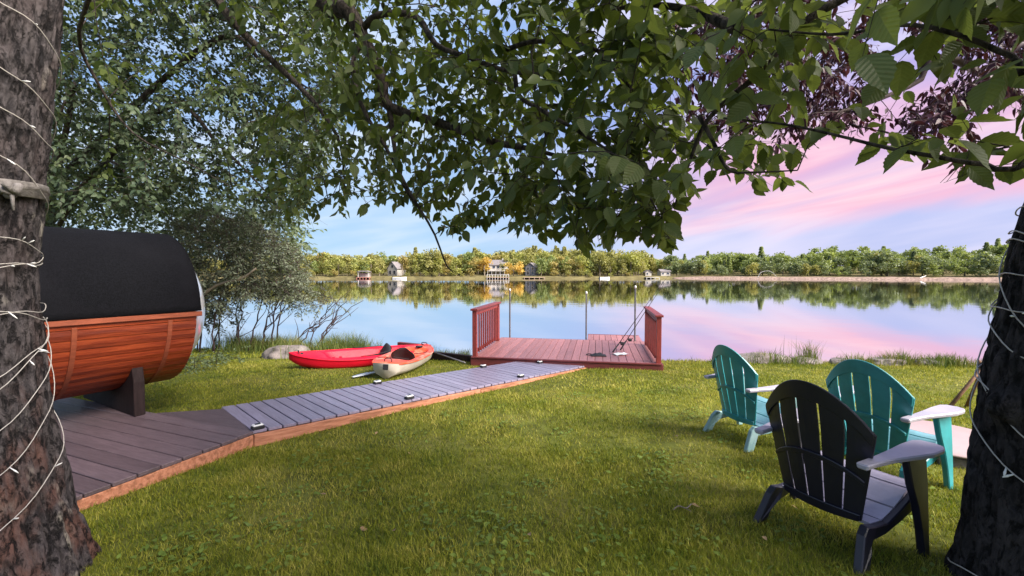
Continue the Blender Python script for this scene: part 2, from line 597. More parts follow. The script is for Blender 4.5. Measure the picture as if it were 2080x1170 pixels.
M['dock_board'] = mat('dock_board', (0.33, 0.135, 0.13), 0.46, 0.16, 5.0, stretch=(14, 1.0, 14), rnd=0.14, bump=0.25, big=0.35, bigscale=1.5, bigcol=(0.17, 0.075, 0.07), spec=0.45)
M['dock_red'] = mat('dock_red', (0.23, 0.035, 0.030), 0.5, 0.2, 8.0, stretch=(4, 4, 1), rnd=0.12, bump=0.15, big=0.3, bigscale=3.0)
M['dock_fascia'] = mat('dock_fascia', (0.15, 0.030, 0.030), 0.5, 0.25, 6.0, stretch=(1, 8, 8), big=0.4, bigscale=2.0)
M['steel'] = mat('pipe', (0.20, 0.19, 0.20), 0.4, 0.2, 10, metal=0.7)
M['white'] = mat('white_plastic', (0.78, 0.77, 0.76), 0.4, 0.05, 5)
M['black'] = mat('black_fabric', (0.014, 0.014, 0.018), 0.75, 0.3, 20, bump=0.2)
M['teal'] = mat('teal_plastic', (0.022, 0.235, 0.265), 0.38, 0.16, 5, spec=0.6, big=0.45, bigscale=4, bigcol=(0.06, 0.31, 0.35), rnd=0.06, bump=0.05)
M['black_plastic'] = mat('black_plastic', (0.005, 0.005, 0.016), 0.42, 0.2, 5, spec=0.6, big=0.4, bigscale=4, bigcol=(0.012, 0.012, 0.026), bump=0.05)
M['teal_skylit'] = mat('teal_skylit', (0.17, 0.37, 0.43), 0.36, 0.12, 6, spec=0.8, big=0.5, bigscale=5, bigcol=(0.24, 0.42, 0.48))  # teal seat plastic paled, sky reflection painted into the colour
M['black_skylit'] = mat('black_skylit', (0.36, 0.33, 0.44), 0.36, 0.12, 6, spec=0.8, big=0.5, bigscale=5, bigcol=(0.36, 0.32, 0.40))  # black seat plastic turned lavender to stand for reflected sky
M['arm_skylit'] = mat('arm_skylit', (0.38, 0.36, 0.44), 0.4, 0.1, 6, spec=0.7, big=0.5, bigscale=5, bigcol=(0.46, 0.42, 0.48))  # arm tops of all chairs, reflected sky put into the base colour
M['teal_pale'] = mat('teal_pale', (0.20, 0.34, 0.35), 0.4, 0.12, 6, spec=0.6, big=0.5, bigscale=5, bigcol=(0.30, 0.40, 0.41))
M['kayak_red'] = mat('kayak_red', (0.74, 0.006, 0.030), 0.48, 0.06, 3, spec=0.3)
M['kayak_orange'] = mat('kayak_orange', (0.85, 0.085, 0.030), 0.42, 0.1, 4, spec=0.35, big=0.6, bigscale=3.2, bigcol=(0.86, 0.45, 0.33))
M['kayak_cream'] = mat('kayak_cream', (0.60, 0.54, 0.46), 0.45, 0.08, 4, big=0.4, bigscale=3, bigcol=(0.46, 0.40, 0.34))
M['rock'] = mat('granite', (0.19, 0.165, 0.155), 0.9, 0.3, 6, bump=0.7, big=0.6, bigscale=1.6, bigcol=(0.32, 0.25, 0.235), spec=0.2)
M['lid_sky_pink'] = mat('pit_lid', (0.40, 0.29, 0.29), 0.35, 0.08, 3, spec=0.5)  # pink of the reflected sky painted into the lid colour
M['stone_grey'] = mat('pit_stone', (0.17, 0.15, 0.15), 0.9, 0.3, 9, bump=0.6, rnd=0.2)
M['pole_wood'] = mat('pole_wood', (0.17, 0.085, 0.045), 0.8, 0.3, 12, bump=0.3)
M['paper'] = mat('paper', (0.80, 0.82, 0.82), 0.7, 0.05, 5)
M['far_wall'] = mat('house_wall', (0.42, 0.39, 0.36), 0.8, 0.06, 0.5)
M['far_blue'] = mat('house_wall_grey', (0.13, 0.14, 0.17), 0.8, 0.1, 0.5)
M['far_grey'] = mat('house_wall_pale', (0.40, 0.38, 0.37), 0.8, 0.1, 0.5)
M['far_roof'] = mat('house_roof', (0.17, 0.15, 0.155), 0.85, 0.15, 0.8)
M['far_pane'] = mat('window_pane', (0.05, 0.06, 0.08), 0.1, 0.1, 0.5, spec=0.7)
M['far_trim'] = mat('window_frame', (0.50, 0.47, 0.45), 0.6, 0.05, 1)
M['far_wood'] = mat('pier_wood', (0.40, 0.27, 0.21), 0.85, 0.15, 1)
M['boat_red'] = mat('boat_red', (0.42, 0.17, 0.13), 0.4, 0.1, 1)
M['tree_gold'] = leaf_mat('tree_gold', (0.36, 0.24, 0.05), (0.60, 0.42, 0.12), transl=0.35, patch=0.3, rnd=False)
M['tree_yellow'] = leaf_mat('tree_yellow', (0.17, 0.19, 0.05), (0.34, 0.34, 0.10), transl=0.35, patch=0.3)
M['tree_olive'] = leaf_mat('tree_olive', (0.15, 0.155, 0.05), (0.32, 0.30, 0.10), transl=0.35, patch=0.3)
M['tree_green'] = leaf_mat('tree_green', (0.11, 0.15, 0.055), (0.24, 0.28, 0.095), transl=0.35, patch=0.3)
M['tree_rust'] = leaf_mat('tree_rust', (0.20, 0.165, 0.055), (0.36, 0.29, 0.10), transl=0.35, patch=0.3)
M['tree_greygreen'] = leaf_mat('tree_greygreen', (0.10, 0.13, 0.07), (0.20, 0.235, 0.12), transl=0.35, patch=0.3)  # grey-green foliage colour of the right-hand woods
M['far_trunk'] = mat('far_trunk', (0.20, 0.16, 0.12), 0.9, 0.3, 1)

# ------------------------------------------------------------------ setting: lawn, lake, far shore
def build_lawn():
    xs = np.unique(np.concatenate([np.linspace(-60, -12, 25), np.linspace(-12, 14, 140), np.linspace(14, 60, 24)]))
    ys = np.unique(np.concatenate([np.linspace(-60, 0, 16), np.linspace(0, 7, 40), np.linspace(7, 15, 110), np.linspace(15, 26, 20)]))
    X, Y = np.meshgrid(xs, ys)
    V = np.stack([X, Y, ground(X, Y)], -1).reshape(-1, 3)
    nx = len(xs)
    i, j = np.meshgrid(np.arange(nx - 1), np.arange(len(ys) - 1))
    a = (j * nx + i).ravel()
    T = np.stack([a, a + 1, a + nx + 1, a + nx], 1)
    o = link('lawn', big_mesh(V, T, 'lawn', True), M['soil'])
    tag(o, 'gently sloping lawn ground running down to the lake', 'lawn', kind='structure')


build_lawn()
lake = MB().add([(-600, -2, WATER_Z), (600, -2, WATER_Z), (600, 700, WATER_Z), (-600, 700, WATER_Z)], [(0, 1, 2, 3)]).obj('lake_water', M['water'])
tag(lake, 'still lake reflecting blue sky, pink cloud and the far trees', 'lake', kind='structure')

FAR = np.array([(-320, 70), (-220, 118), (-90, 148), (48, 152), (57, 161), (75, 153), (139, 125), (200, 98), (320, 30)])


def far_y(x):
    return np.interp(x, FAR[:, 0], FAR[:, 1])


def far_z(x, y):
    d = np.asarray(y) - far_y(x)
    z = WATER_Z - 0.5 + np.clip((d + 1.5) / 3.0, 0, 1) * 1.3 + np.clip(d, 0, 200) * 0.012
    z = z + 3.6 * np.exp(-((np.asarray(x) - 18) / 28.0) ** 2) * np.clip((d - 12) / 40, 0, 1)
    z = z + 3.0 * np.clip((np.asarray(x) - 60) / 80, 0, 1) * np.clip((d - 10) / 45, 0, 1)
    return z


def build_far():
    xs = np.linspace(-320, 320, 161)
    ds = np.array([-4, -2, -1, 0, 1, 2, 4, 7, 11, 16, 24, 35, 50, 80, 140, 400.])
    V = np.array([(x, far_y(x) + d, far_z(x, far_y(x) + d)) for d in ds for x in xs])
    nx = len(xs)
    i, j = np.meshgrid(np.arange(nx - 1), np.arange(len(ds) - 1))
    a = (j * nx + i).ravel()
    o = link('far_shore', big_mesh(V, np.stack([a, a + 1, a + nx + 1, a + nx], 1), 'far_shore', True), M['far_land'])
    tag(o, 'low wooded far shore of the lake', 'shore', kind='structure')
    # pale mud and stone bank along the right-hand shore
    v, f = [], []
    xs = np.linspace(58, 320, 150)
    for k, x in enumerate(xs):
        w = 1 + 0.5 * mnoise.noise(Vector((x * 0.2, 3.1, 0)))
        hz = 0.62 * min(1, (x - 57) / 10) * (0.75 + 0.5 * mnoise.noise(Vector((x * 0.9, 0, 1))))
        y0 = far_y(x)
        for dy, z in ((-4.2 * w, -0.9), (-3.4 * w, WATER_Z + 0.12), (-2.4, WATER_Z + hz), (0.5, WATER_Z + hz + 0.25), (3, WATER_Z + 0.4)):
            v.append((x, y0 + dy, z))
        if k:
            f += [((k - 1) * 5 + i, (k - 1) * 5 + i + 1, k * 5 + i + 1, k * 5 + i) for i in range(4)]
    o = MB().add(v, f).obj('mud_bank', M['mud'])
    tag(o, 'low pale mud bank along the waterline under the far right woods', 'bank', kind='structure')


build_far()


# ------------------------------------------------------------------ foliage machinery
def leaf_template(n=4, W=0.34, serr=0.0, fold=0.22, curl=0.18, tip=1.35):
    """half-folded ovate leaf, 1 unit long along +y; returns verts, tris"""
    v = [(0, 0, 0)]
    rows = []
    for i in range(1, n):
        t = i / n
        w = W * (math.sin(math.pi * t ** 0.92)) ** 0.62 * (1 - 0.10 * t)
        w *= 1 + serr * (1 if i % 2 else -1)
        z = -curl * t * t
        y = t * 0.92
        b = len(v)
        v += [(-w, y + serr * 0.25 * (i % 2), z + fold * w), (0, y, z), (w, y + serr * 0.25 * (i % 2), z + fold * w)]
        rows.append((b, b + 1, b + 2))
    v.append((0, 1.08, -curl))
    e = len(v) - 1
    t = [(0, rows[0][1], rows[0][0]), (0, rows[0][2], rows[0][1])]
    for (a, b, c), (d, g, h) in zip(rows, rows[1:]):
        t += [(a, b, g), (a, g, d), (b, c, h), (b, h, g)]
    a, b, c = rows[-1]
    t += [(a, b, e), (b, c, e)]
    return np.array(v), np.array(t)


T_FINE = leaf_template(13, 0.33, 0.055)
T_MID = leaf_template(6, 0.33, 0.03)
T_LOW = leaf_template(3, 0.33)
T_SLIM = leaf_template(3, 0.20, 0, 0.3, 0.3)


def norm(a):
    return a / np.maximum(np.linalg.norm(a, axis=-1, keepdims=True), 1e-9)


def leaf_frames(A, Nrm):
    A = norm(A)
    X = norm(np.cross(A, Nrm))
    return X, A, np.cross(X, A)


def leaf_mesh(name, P, A, Nr, S, tmpl, tint):
    tv, tt = tmpl
    X, Y, Z = leaf_frames(A, Nr)
    zs = np.random.default_rng(len(P)).uniform(-.2, 2.0, len(P))[:, None, None]
    V = P[:, None] + S[:, None, None] * (tv[None, :, 0:1] * X[:, None] + tv[None, :, 1:2] * Y[:, None] + zs * tv[None, :, 2:3] * Z[:, None])
    T = tt[None] + (np.arange(len(P)) * len(tv))[:, None, None]
    return big_mesh(V.reshape(-1, 3), T.reshape(-1, 3), name, False, np.repeat(tint, len(tv)))


def grow(limbs, attr, r, twig_len=(0.25, 0.5), step=0.055, leaf=(0.08, 0.12), droop=0.5, per_twig=2, conn_leaf=True, twig_r=0.0035, arch=0.10, allow=None):
    """limbs: list of (points, radii). Every attractor is joined to the nearest branch, and carries leafy twigs.
    Returns MB of wood, leaf arrays P, A, N, S."""
    wood = MB()
    nodes = []
    for pts, rad in limbs:
        wood.tube(pts, rad, 10)
        nodes += [tuple(p) for p in pts]
    nodes = np.array(nodes)
    attr = np.asarray(attr)
    d0 = np.array([np.min(np.sum((nodes - a) ** 2, 1)) for a in attr])
    P, A, Nn, S = [], [], [], []

    def leafy(pts, skip=0.0):
        pts = np.asarray(pts)
        seg = np.linalg.norm(np.diff(pts, axis=0), axis=1)
        L = seg.sum()
        if L < 1e-3:
            return
        cum = np.concatenate([[0], np.cumsum(seg)])
        s, sd = L * skip + r.uniform(0, step), 1
        while s < L:
            k = min(np.searchsorted(cum, s) - 1, len(seg) - 1)
            k = max(k, 0)
            t = pts[k + 1] - pts[k]
            t = t / (np.linalg.norm(t) + 1e-9)
            p = pts[k] + t * (s - cum[k])
            lat = np.cross(t, (0, 0, 1.0))
            lat = lat / (np.linalg.norm(lat) + 1e-6) * sd
            a = lat * r.uniform(.5, 1.0) + t * r.uniform(.2, .8) + np.array([0, 0, -1]) * r.uniform(0, 2 * droop) + r.normal(0, .25, 3)
            n = np.array([0, 0, 1.0]) + r.normal(0, .45, 3) + t * 0.3
            P.append(p + a / np.linalg.norm(a) * 0.012)
            A.append(a)
            Nn.append(n)
            S.append(r.uniform(*leaf))
            sd = -sd
            s += step * r.uniform(.6, 1.4)

    for i in np.argsort(d0):
        a = attr[i]
        dd = np.sum((nodes - a) ** 2, 1) + 0.4 * np.maximum(0, a[2] - nodes[:, 2]) ** 2
        b = nodes[np.argmin(dd)]
        L = np.linalg.norm(a - b)
        if L > 0.02:
            k = max(3, int(L / 0.18) + 2)
            mid = (a + b) / 2 + np.array([0, 0, arch * L]) + r.normal(0, 0.05 * L, 3)
            pts = spline([b, mid, a], k)
            r0 = min(0.02, twig_r + 0.006 * L)
            wood.tube(pts, np.linspace(r0, twig_r, k), 4, False)
            nodes = np.vstack([nodes, pts[1:]])
            if conn_leaf:
                leafy(pts, 0.45)
            out = norm(a - b)
        else:
            out = norm(r.normal(0, 1, 3))
        for q in range(per_twig):
            for attempt in range(5):
                dr = norm(out * 0.7 + r.normal(0, .55, 3) + np.array([0, 0, -droop]) * r.uniform(.2, 1))
                Lt = r.uniform(*twig_len) * (1 - .14 * attempt)
                e = a + dr * Lt + np.array([0, 0, -droop * 0.25 * Lt])
                if allow is None or allow(e):
                    break
            else:
                continue
            m = (a + e) / 2 + np.array([0, 0, 0.08 * Lt])
            pts = spline([a, m, e], 5)
            wood.tube(pts, np.linspace(twig_r, twig_r * 0.4, 5), 3, False)
            leafy(pts)
    return wood, np.array(P), np.array(A), np.array(Nn), np.array(S)


def finish_tree(root, name_leaf, wood, arrs, wood_mat, leaf_m, keep=None, singles=0, tmpl=T_MID, r=None, branch_name='branch', foliage='foliage'):
    P, A, N, S = arrs
    if keep is not None:
        k = keep(P, A, S)
        P, A, N, S = P[k], A[k], N[k], S[k]
    wood.obj(branch_name, wood_mat, root, smooth=True)
    tint = r.uniform(0, 1, len(P))
    rest = np.ones(len(P), bool)
    if singles:
        px, py, d = seen(P)
        app = np.where((px > 5) & (px < 2075) & (py > 5) & (py < 560) & (d > 0.2), S / d, 0)
        # a leaf hidden behind nearer leaves is no use as a part: keep the nearest ones of each small cell
        order = np.argsort(-app)
        cells, pick = {}, []
        for i in order:
            if app[i] <= 0 or len(pick) >= singles:
                break
            c = (int(px[i] // 26), int(py[i] // 26))
            if cells.get(c, 0) >= 1:
                continue
            cells[c] = cells.get(c, 0) + 1
            pick.append(i)
        tv, tt = T_FINE
        me = mesh(tv, tt, 'leaf')
        me.materials.append(M[leaf_m.name + '_single'])
        at_ = me.attributes.new('tint', 'FLOAT', 'POINT')
        at_.data.foreach_set('value', np.full(len(tv), 0.4, np.float32))
        X, Y, Z = leaf_frames(A, N)
        for i in pick:
            o = bpy.data.objects.new(name_leaf, me)
            COL.objects.link(o)
            o.parent = root
            Mx = Matrix.Identity(4)
            for c_, vec in enumerate((X[i], Y[i], Z[i])):
                for r_ in range(3):
                    Mx[r_][c_] = vec[r_] * S[i]
            for r_ in range(3):
                Mx[r_][3] = P[i][r_]
            o.matrix_local = Mx
            rest[i] = False
    o = link(foliage, leaf_mesh(foliage, P[rest], A[rest], N[rest], S[rest], tmpl, tint[rest]), leaf_m, root)
    o['kind'] = 'stuff'
    return o


def trunk_mesh(centers, radii, zs, flare=0.0, n=120, m=200, ridge=0.05, seed=0, knobs=()):
    """bark-relief trunk; centres/radii interpolated over zs"""
    zz = np.linspace(zs[0], zs[-1], m)
    cx = np.interp(zz, zs, [c[0] for c in centers])
    cy = np.interp(zz, zs, [c[1] for c in centers])
    rr = np.interp(zz, zs, radii)
    V = np.zeros((m, n, 3))
    for j in range(m):
        for k in range(n):
            th = 2 * math.pi * k / n
            c, s = math.cos(th), math.sin(th)
            p = Vector((c * 2.6, s * 2.6, zz[j] * 1.3 + seed))
            rid = 1 - abs(mnoise.noise(p * 1.7)) * 2
            fine = mnoise.noise(Vector((c * 9, s * 9, zz[j] * 7 + seed))) + .8 * mnoise.noise(Vector((c * 19, s * 19, zz[j] * 16 + seed)))
            f1 = mnoise.noise(Vector((c * 4.6, s * 4.6, zz[j] * 1.9 + seed * 2)))
            f2 = mnoise.noise(Vector((c * 8.5, s * 8.5, zz[j] * 4.2 - seed)))
            furrow = 0.020 * math.exp(-(f1 / .085) ** 2) + 0.011 * math.exp(-(f2 / .10) ** 2)
            root = flare * max(0, 1 - (zz[j] - zs[0]) / 0.55) ** 2 * (0.5 + 0.5 * math.sin(th * 5 + seed))
            rad = rr[j] * (1 + ridge * .6 * rid + ridge * 0.4 * fine + root) - furrow
            for (kt, kz, ks, kh) in knobs:
                dth = (th - kt + math.pi) % (2 * math.pi) - math.pi
                rad += kh * math.exp(-(dth * rr[j] / ks) ** 2 - ((zz[j] - kz) / ks) ** 2)
            V[j, k] = (cx[j] + rad * c, cy[j] + rad * s, zz[j])
    i, j = np.meshgrid(np.arange(n), np.arange(m - 1))
    a = (j * n + i).ravel()
    b = (j * n + (i + 1) % n).ravel()
    T = np.stack([a, b, b + n, a + n], 1)
    return big_mesh(V.reshape(-1, 3), T, 'trunk', True)


# ------------------------------------------------------------------ the two foreground trees and their overhanging canopy
CAN = np.array([(-200, 430), (100, 430), (350, 440), (560, 470), (700, 445), (790, 412), (820, 440), (880, 478), (950, 492), (1000, 470), (1050, 480), (1150, 500), (1190, 522), (1240, 505),
                (1290, 485), (1340, 512), (1378, 480), (1400, 420), (1430, 368), (1480, 368), (1555, 408), (1620, 382), (1645, 345), (1660, 325), (1700, 335), (1730, 300), (1830, 340),
                (1920, 385), (1960, 365), (2030, 376), (2080, 366), (2300, 380)])


def canopy_low(px):
    return np.interp(px, CAN[:, 0], CAN[:, 1])


L_Z = [-0.2, 0.0, 0.3, 0.8, 1.6, 3.0, 4.2, 6.5]
L_C = [(-2.70, 2.29), (-2.71, 2.28), (-2.73, 2.27), (-2.76, 2.26), (-2.78, 2.25), (-2.62, 2.3), (-2.48, 2.4), (-2.2, 2.7)]
L_R = [0.375, 0.355, 0.315, 0.270, 0.250, 0.235, 0.22, 0.15]
R_Z = [-0.2, 0.0, 0.4, 1.0, 1.8, 2.6, 4.0, 6.5]
R_C = [(2.74, 2.16), (2.75, 2.17), (2.765, 2.18), (2.80, 2.2), (2.93, 2.23), (3.16, 2.24), (3.6, 2.2), (4.3, 2.1)]
R_R = [0.40, 0.37, 0.345, 0.315, 0.275, 0.26, 0.22, 0.14]


def limb(pts, r0, r1, n=16):
    P = spline([at(*p) if not isinstance(p, np.ndarray) else p for p in pts], n)
    return P, np.linspace(r0, r1, n)


def build_overhang():
    r = np.random.default_rng(11)
    # left tree: limbs come off the upper trunk and sweep right over the lawn
    top = np.array([-2.5, 2.4, 4.2])
    limbsL = [
        limb([top, np.array([-2.1, 3.4, 5.6]), (640, -20, 4.6), (705, 20, 4.5), (738, 80, 4.5), (775, 160, 4.5), (788, 215, 4.5), (900, 252, 4.3), (1000, 288, 4.0), (1075, 302, 3.8), (1180, 330, 3.5)], 0.11, 0.012, 34),
        limb([(738, 80, 4.5), (718, 120, 4.45), (722, 170, 4.4), (742, 230, 4.4), (790, 310, 4.3), (835, 395, 4.2), (880, 470, 4.15), (905, 535, 4.1), (921, 554, 4.1)], 0.028, 0.004, 22),
        limb([(790, 215, 4.5), (800, 290, 4.4), (812, 360, 4.3), (845, 420, 4.2)], 0.03, 0.006, 12),
        limb([(735, 60, 4.5), (770, 30, 4.3), (845, 33, 4.1), (885, 90, 3.9), (950, 116, 3.7), (1040, 146, 3.5), (1150, 150, 3.3), (1240, 130, 3.1)], 0.035, 0.008, 22),
        limb([(1045, 148, 3.5), (1055, 195, 3.4), (1100, 224, 3.2), (1180, 270, 3.0), (1262, 328, 2.8), (1320, 400, 2.7), (1350, 470, 2.65)], 0.02, 0.004, 20),
        limb([top, np.array([-2.6, 3.6, 5.4]), (420, -60, 5.2), (470, 40, 5.4), (560, 130, 5.6), (640, 210, 5.6), (690, 290, 5.5), (700, 380, 5.4)], 0.08, 0.008, 24),
        limb([top, np.array([-3.0, 3.6, 4.6]), (160, 60, 5.6), (200, 170, 6.2), (270, 270, 6.6), (380, 330, 6.8), (470, 380, 6.9)], 0.03, 0.006, 22),
        limb([(1030, 100, 3.6), (1090, 84, 3.4), (1200, 96, 3.2), (1255, 150, 3.0), (1290, 188, 2.9)], 0.02, 0.008, 14),
    ]
    limbsR = [
        limb([np.array([3.45, 2.2, 3.6]), np.array([2.9, 1.7, 3.8]), (1800, -60, 2.1), (1640, 40, 2.2), (1540, 150, 2.3), (1440, 240, 2.4), (1400, 330, 2.45), (1370, 420, 2.5)], 0.03, 0.005, 26),
        limb([np.array([3.2, 2.2, 2.8]), np.array([2.7, 1.5, 2.9]), (2150, 120, 1.35), (2060, 115, 1.4), (1960, 75, 1.5), (1840, 50, 1.6), (1700, 70, 1.75), (1560, 60, 1.9)], 0.013, 0.004, 24),
        limb([np.array([3.12, 2.2, 2.55]), np.array([2.6, 1.5, 2.4]), (2120, 322, 1.4), (1990, 332, 1.48), (1900, 318, 1.55), (1800, 300, 1.65), (1700, 275, 1.8), (1590, 252, 1.95), (1470, 240, 2.15)], 0.011, 0.004, 26),
        limb([(1420, 235, 2.3), (1450, 290, 2.25), (1480, 345, 2.2), (1530, 350, 2.15), (1620, 346, 2.1)], 0.012, 0.003, 14),
        limb([(1500, 60, 2.2), (1400, 20, 2.6), (1290, 10, 2.9), (1200, 40, 3.1)], 0.03, 0.008, 14),
    ]

    def sample(n, x0, x1, dens):
        out = []
        while len(out) < n:
            px = r.uniform(x0, x1)
            py = r.uniform(-420, canopy_low(px) - 20)
            if r.uniform() > dens(px, py):
                continue
            d = np.interp(px, [0, 300, 700, 1000, 1300, 1500, 1700, 2080, 2400], [6.2, 6.0, 5.1, 4.0, 2.9, 2.35, 1.95, 1.5, 1.4])
            d *= 1 + r.normal(0, .13) + (0.12 if r.uniform() < .4 else 0)
            # higher up the canopy comes closer overhead
            d *= 1 - 0.10 * np.clip((200 - py) / 400, 0, 1)
            out.append(at(px, py, d))
        return np.array(out)

    def densL(px, py):
        if px < 540:
            return 0.05 if py > 0 else 0.3
        if px < 640:
            return 0.6
        low = canopy_low(px)
        return 1.0 if py > 0 else 0.55

    def densR(px, py):
        if py < 0:
            return 0.35
        if 1380 < px < 1660 and 90 < py < 330:
            return 0.55
        if px >= 1660:
            e = min(abs(py - np.interp(px, [1660, 1800, 2080], [280, 302, 330])), abs(py - np.interp(px, [1660, 1840, 2080], [60, 55, 110])))
            return 0.58 if e < 42 else (0.5 if py < 60 else 0.015)
        return 1.0

    attrL = sample(640, 130, 1330, densL)
    attrR = np.vstack([sample(175, 1230, 2250, densR), [at(r.uniform(1290, 1385), r.uniform(390, 492), r.uniform(2.45, 2.8)) for _ in range(16)]])

    def keep(P, A, S):
        tip = P + norm(A) * S[:, None]
        px, py, d = seen(P)
        qx, qy, _ = seen(tip)
        dist = np.linalg.norm(P - np.array([0, 0, CAM_Z]), axis=1)
        ok = (np.maximum(py, qy) < np.maximum(canopy_low(px), canopy_low(qx)) + 6) | (d < 0.1)
        ok &= dist > 0.95
        # the open window of sky on the right
        return ok & (P[:, 2] > 1.7)

    def allow(p):
        px, py, d = seen(p)
        return d[0] < .1 or py[0] < canopy_low(px[0]) - 6

    tl = thing('tree', 'big grey-barked tree on the left edge, wire wound round its trunk', 'tree', (0, 0, 0))
    link('trunk', trunk_mesh(L_C, L_R, L_Z, 0.12, n=230, m=460, seed=3.0, ridge=0.075), M['bark_left'], tl)
    w, P, A, N, S = grow(limbsL, attrL, r, twig_len=(0.25, 0.55), step=0.056, leaf=(0.055, 0.13), droop=0.55, per_twig=2, allow=allow)
    finish_tree(tl, 'leaf', w, (P, A, N, S), M['bark'], M['leaf'], keep, 300, T_MID, r)
    tr = thing('tree', 'dark-barked tree on the right edge beside the chairs, large toothed leaves', 'tree', (0, 0, 0))
    link('trunk', trunk_mesh(R_C, R_R, R_Z, 0.12, n=200, m=400, seed=9.0, ridge=0.05, knobs=((math.pi * 1.02, 0.93, 0.075, 0.10), (math.pi * 1.0, 1.12, 0.12, 0.03))), M['bark_right'], tr)
    w, P, A, N, S = grow(limbsR, attrR, r, twig_len=(0.16, 0.34), step=0.06, leaf=(0.055, 0.14), droop=0.5, per_twig=2, twig_r=0.0022, allow=allow)
    # rest of the crown, unseen behind the camera, placed to shade the near lawn
    c_at = np.array([(r.uniform(0.8, 7.4), r.uniform(-5.2, 1.2), r.uniform(3.2, 6.5)) for _ in range(340)])
    c_at = c_at[np.linalg.norm(c_at - np.array([4.3, -1.9, 4.8]), axis=1) < 3.4]
    limbsC = [(spline([(3.3, 2.4, 4.0), (2.6, 0.6, 4.8), (1.8, -1.5, 5.4)], 12), np.linspace(.07, .02, 12)), (spline([(3.4, 2.4, 4.2), (4.6, 0.4, 5.0), (5.8, -1.8, 5.6)], 12), np.linspace(.07, .02, 12))]
    w2, P2, A2, N2, S2 = grow(limbsC, c_at, r, twig_len=(0.5, 0.9), step=0.05, leaf=(0.09, 0.13), droop=0.4, per_twig=4)
    w.add(w2.v, w2.f)
    finish_tree(tr, 'leaf', w, (np.vstack([P, P2]), np.vstack([A, A2]), np.vstack([N, N2]), np.concatenate([S, S2])), M['bark'], M['leaf_near'], keep, 300, T_MID, r)


build_overhang()


def surf(Z, C, Rr, th, z, off=0.012):
    cx = np.interp(z, Z, [c[0] for c in C])
    cy = np.interp(z, Z, [c[1] for c in C])
    rr = np.interp(z, Z, Rr) * 1.035 + off
    return (cx + rr * math.cos(th), cy + rr * math.sin(th), z)


def string_light(label, Z, C, Rr, turns, seed, slope, mid, wire_r=0.0023):
    r = random.Random(seed)
    t = thing('string_light', label, 'string light')
    w = MB()
    for z0, sl in turns:
        pts = []
        for k in range(49):
            th = mid - math.pi + 2 * math.pi * k / 48
            z = z0 + sl * (th - mid) + 0.012 * math.sin(3 * th + z0 * 7) + 0.008 * math.sin(7 * th + z0)
            pts.append(surf(Z, C, Rr, th, z))
        w.tube(pts, wire_r, 5, False)
        for k in range(3):
            th = mid + r.uniform(-1.0, 1.0)
            z = z0 + sl * (th - mid) + 0.012 * math.sin(3 * th + z0 * 7) + 0.008 * math.sin(7 * th + z0)
            p, e = Vector(surf(Z, C, Rr, th, z)), Vector(surf(Z, C, Rr, th + r.uniform(-.06, .06), z + r.uniform(-.035, .02), 0.045))
            b = MB().tube([p, p.lerp(e, 0.4), p.lerp(e, 0.6), e], [wire_r, wire_r * 1.2, wire_r * 1.7, wire_r * 0.7], 5)
            b.obj('bulb', M['white'], t, smooth=True)
    w.obj('wire', M['wire'], t, smooth=True)
    return t


string_light('thin white light string wound round the grey left tree trunk', L_Z, L_C, L_R,
             [(0.32, 0.26), (0.55, 0.30), (0.78, 0.24), (0.98, 0.20), (1.05, 0.14), (1.38, 0.02), (1.43, -0.06), (1.62, 0.03), (1.66, -0.02), (1.82, -0.10), (2.2, -0.16), (2.42, -0.12), (2.62, -0.16), (2.9, -0.14)], 5, 0.2, -0.7)
string_light('white light string spiralling up the dark right tree trunk', R_Z, R_C, R_R,
             [(0.16, 0.12), (0.48, -0.26), (0.66, -0.30), (0.88, -0.10), (1.10, -0.16), (1.15, -0.30), (1.38, -0.03), (1.56, -0.02), (1.72, -0.03), (1.75, -0.04), (2.0, 0.05)], 8, -0.2, math.pi + 0.75, 0.0036)


def build_strap():
    t = thing('strap', 'grey webbing strap knotted round the left trunk above the sauna roof', 'strap')
    v, f = [], []
    n = 64
    for k in range(n + 1):
        th = 2 * math.pi * k / n
        tw = 0.006 * math.sin(5 * th)
        for z, o in ((1.972, 0.006), (1.976, 0.014), (2.012 + tw, 0.011), (2.016 + tw, 0.017), (2.05, 0.008)):
            v.append(surf(L_Z, L_C, L_R, th, z + 0.012 * math.sin(th + .7), o))
    for k in range(n):
        f += [(k * 5 + i, (k + 1) * 5 + i, (k + 1) * 5 + i + 1, k * 5 + i + 1) for i in range(4)]
    MB().add(v, f).obj('webbing', M['strap'], t, smooth=True)
    a = Vector(surf(L_Z, L_C, L_R, -0.25, 2.0, 0.02))
    kn = MB()
    for i in range(5):
        d = Vector((0.02 * math.cos(i * 1.3), 0.02 * math.sin(i * 1.3), 0.018 * math.sin(i * 2.1)))
        kn.tube([a + d, a + d * 1.5 + Vector((0.02, -.02, 0)), a + d * 0.5 + Vector((0.035, -.01, -0.02))], [0.016, 0.02, 0.012], 7)
    kn.tube([a, a + Vector((0.03, -0.02, -0.03)), a + Vector((0.035, -0.02, -0.10))], [0.01, 0.009, 0.006], 5)
    kn.obj('knot', M['strap'], t, smooth=True)


build_strap()


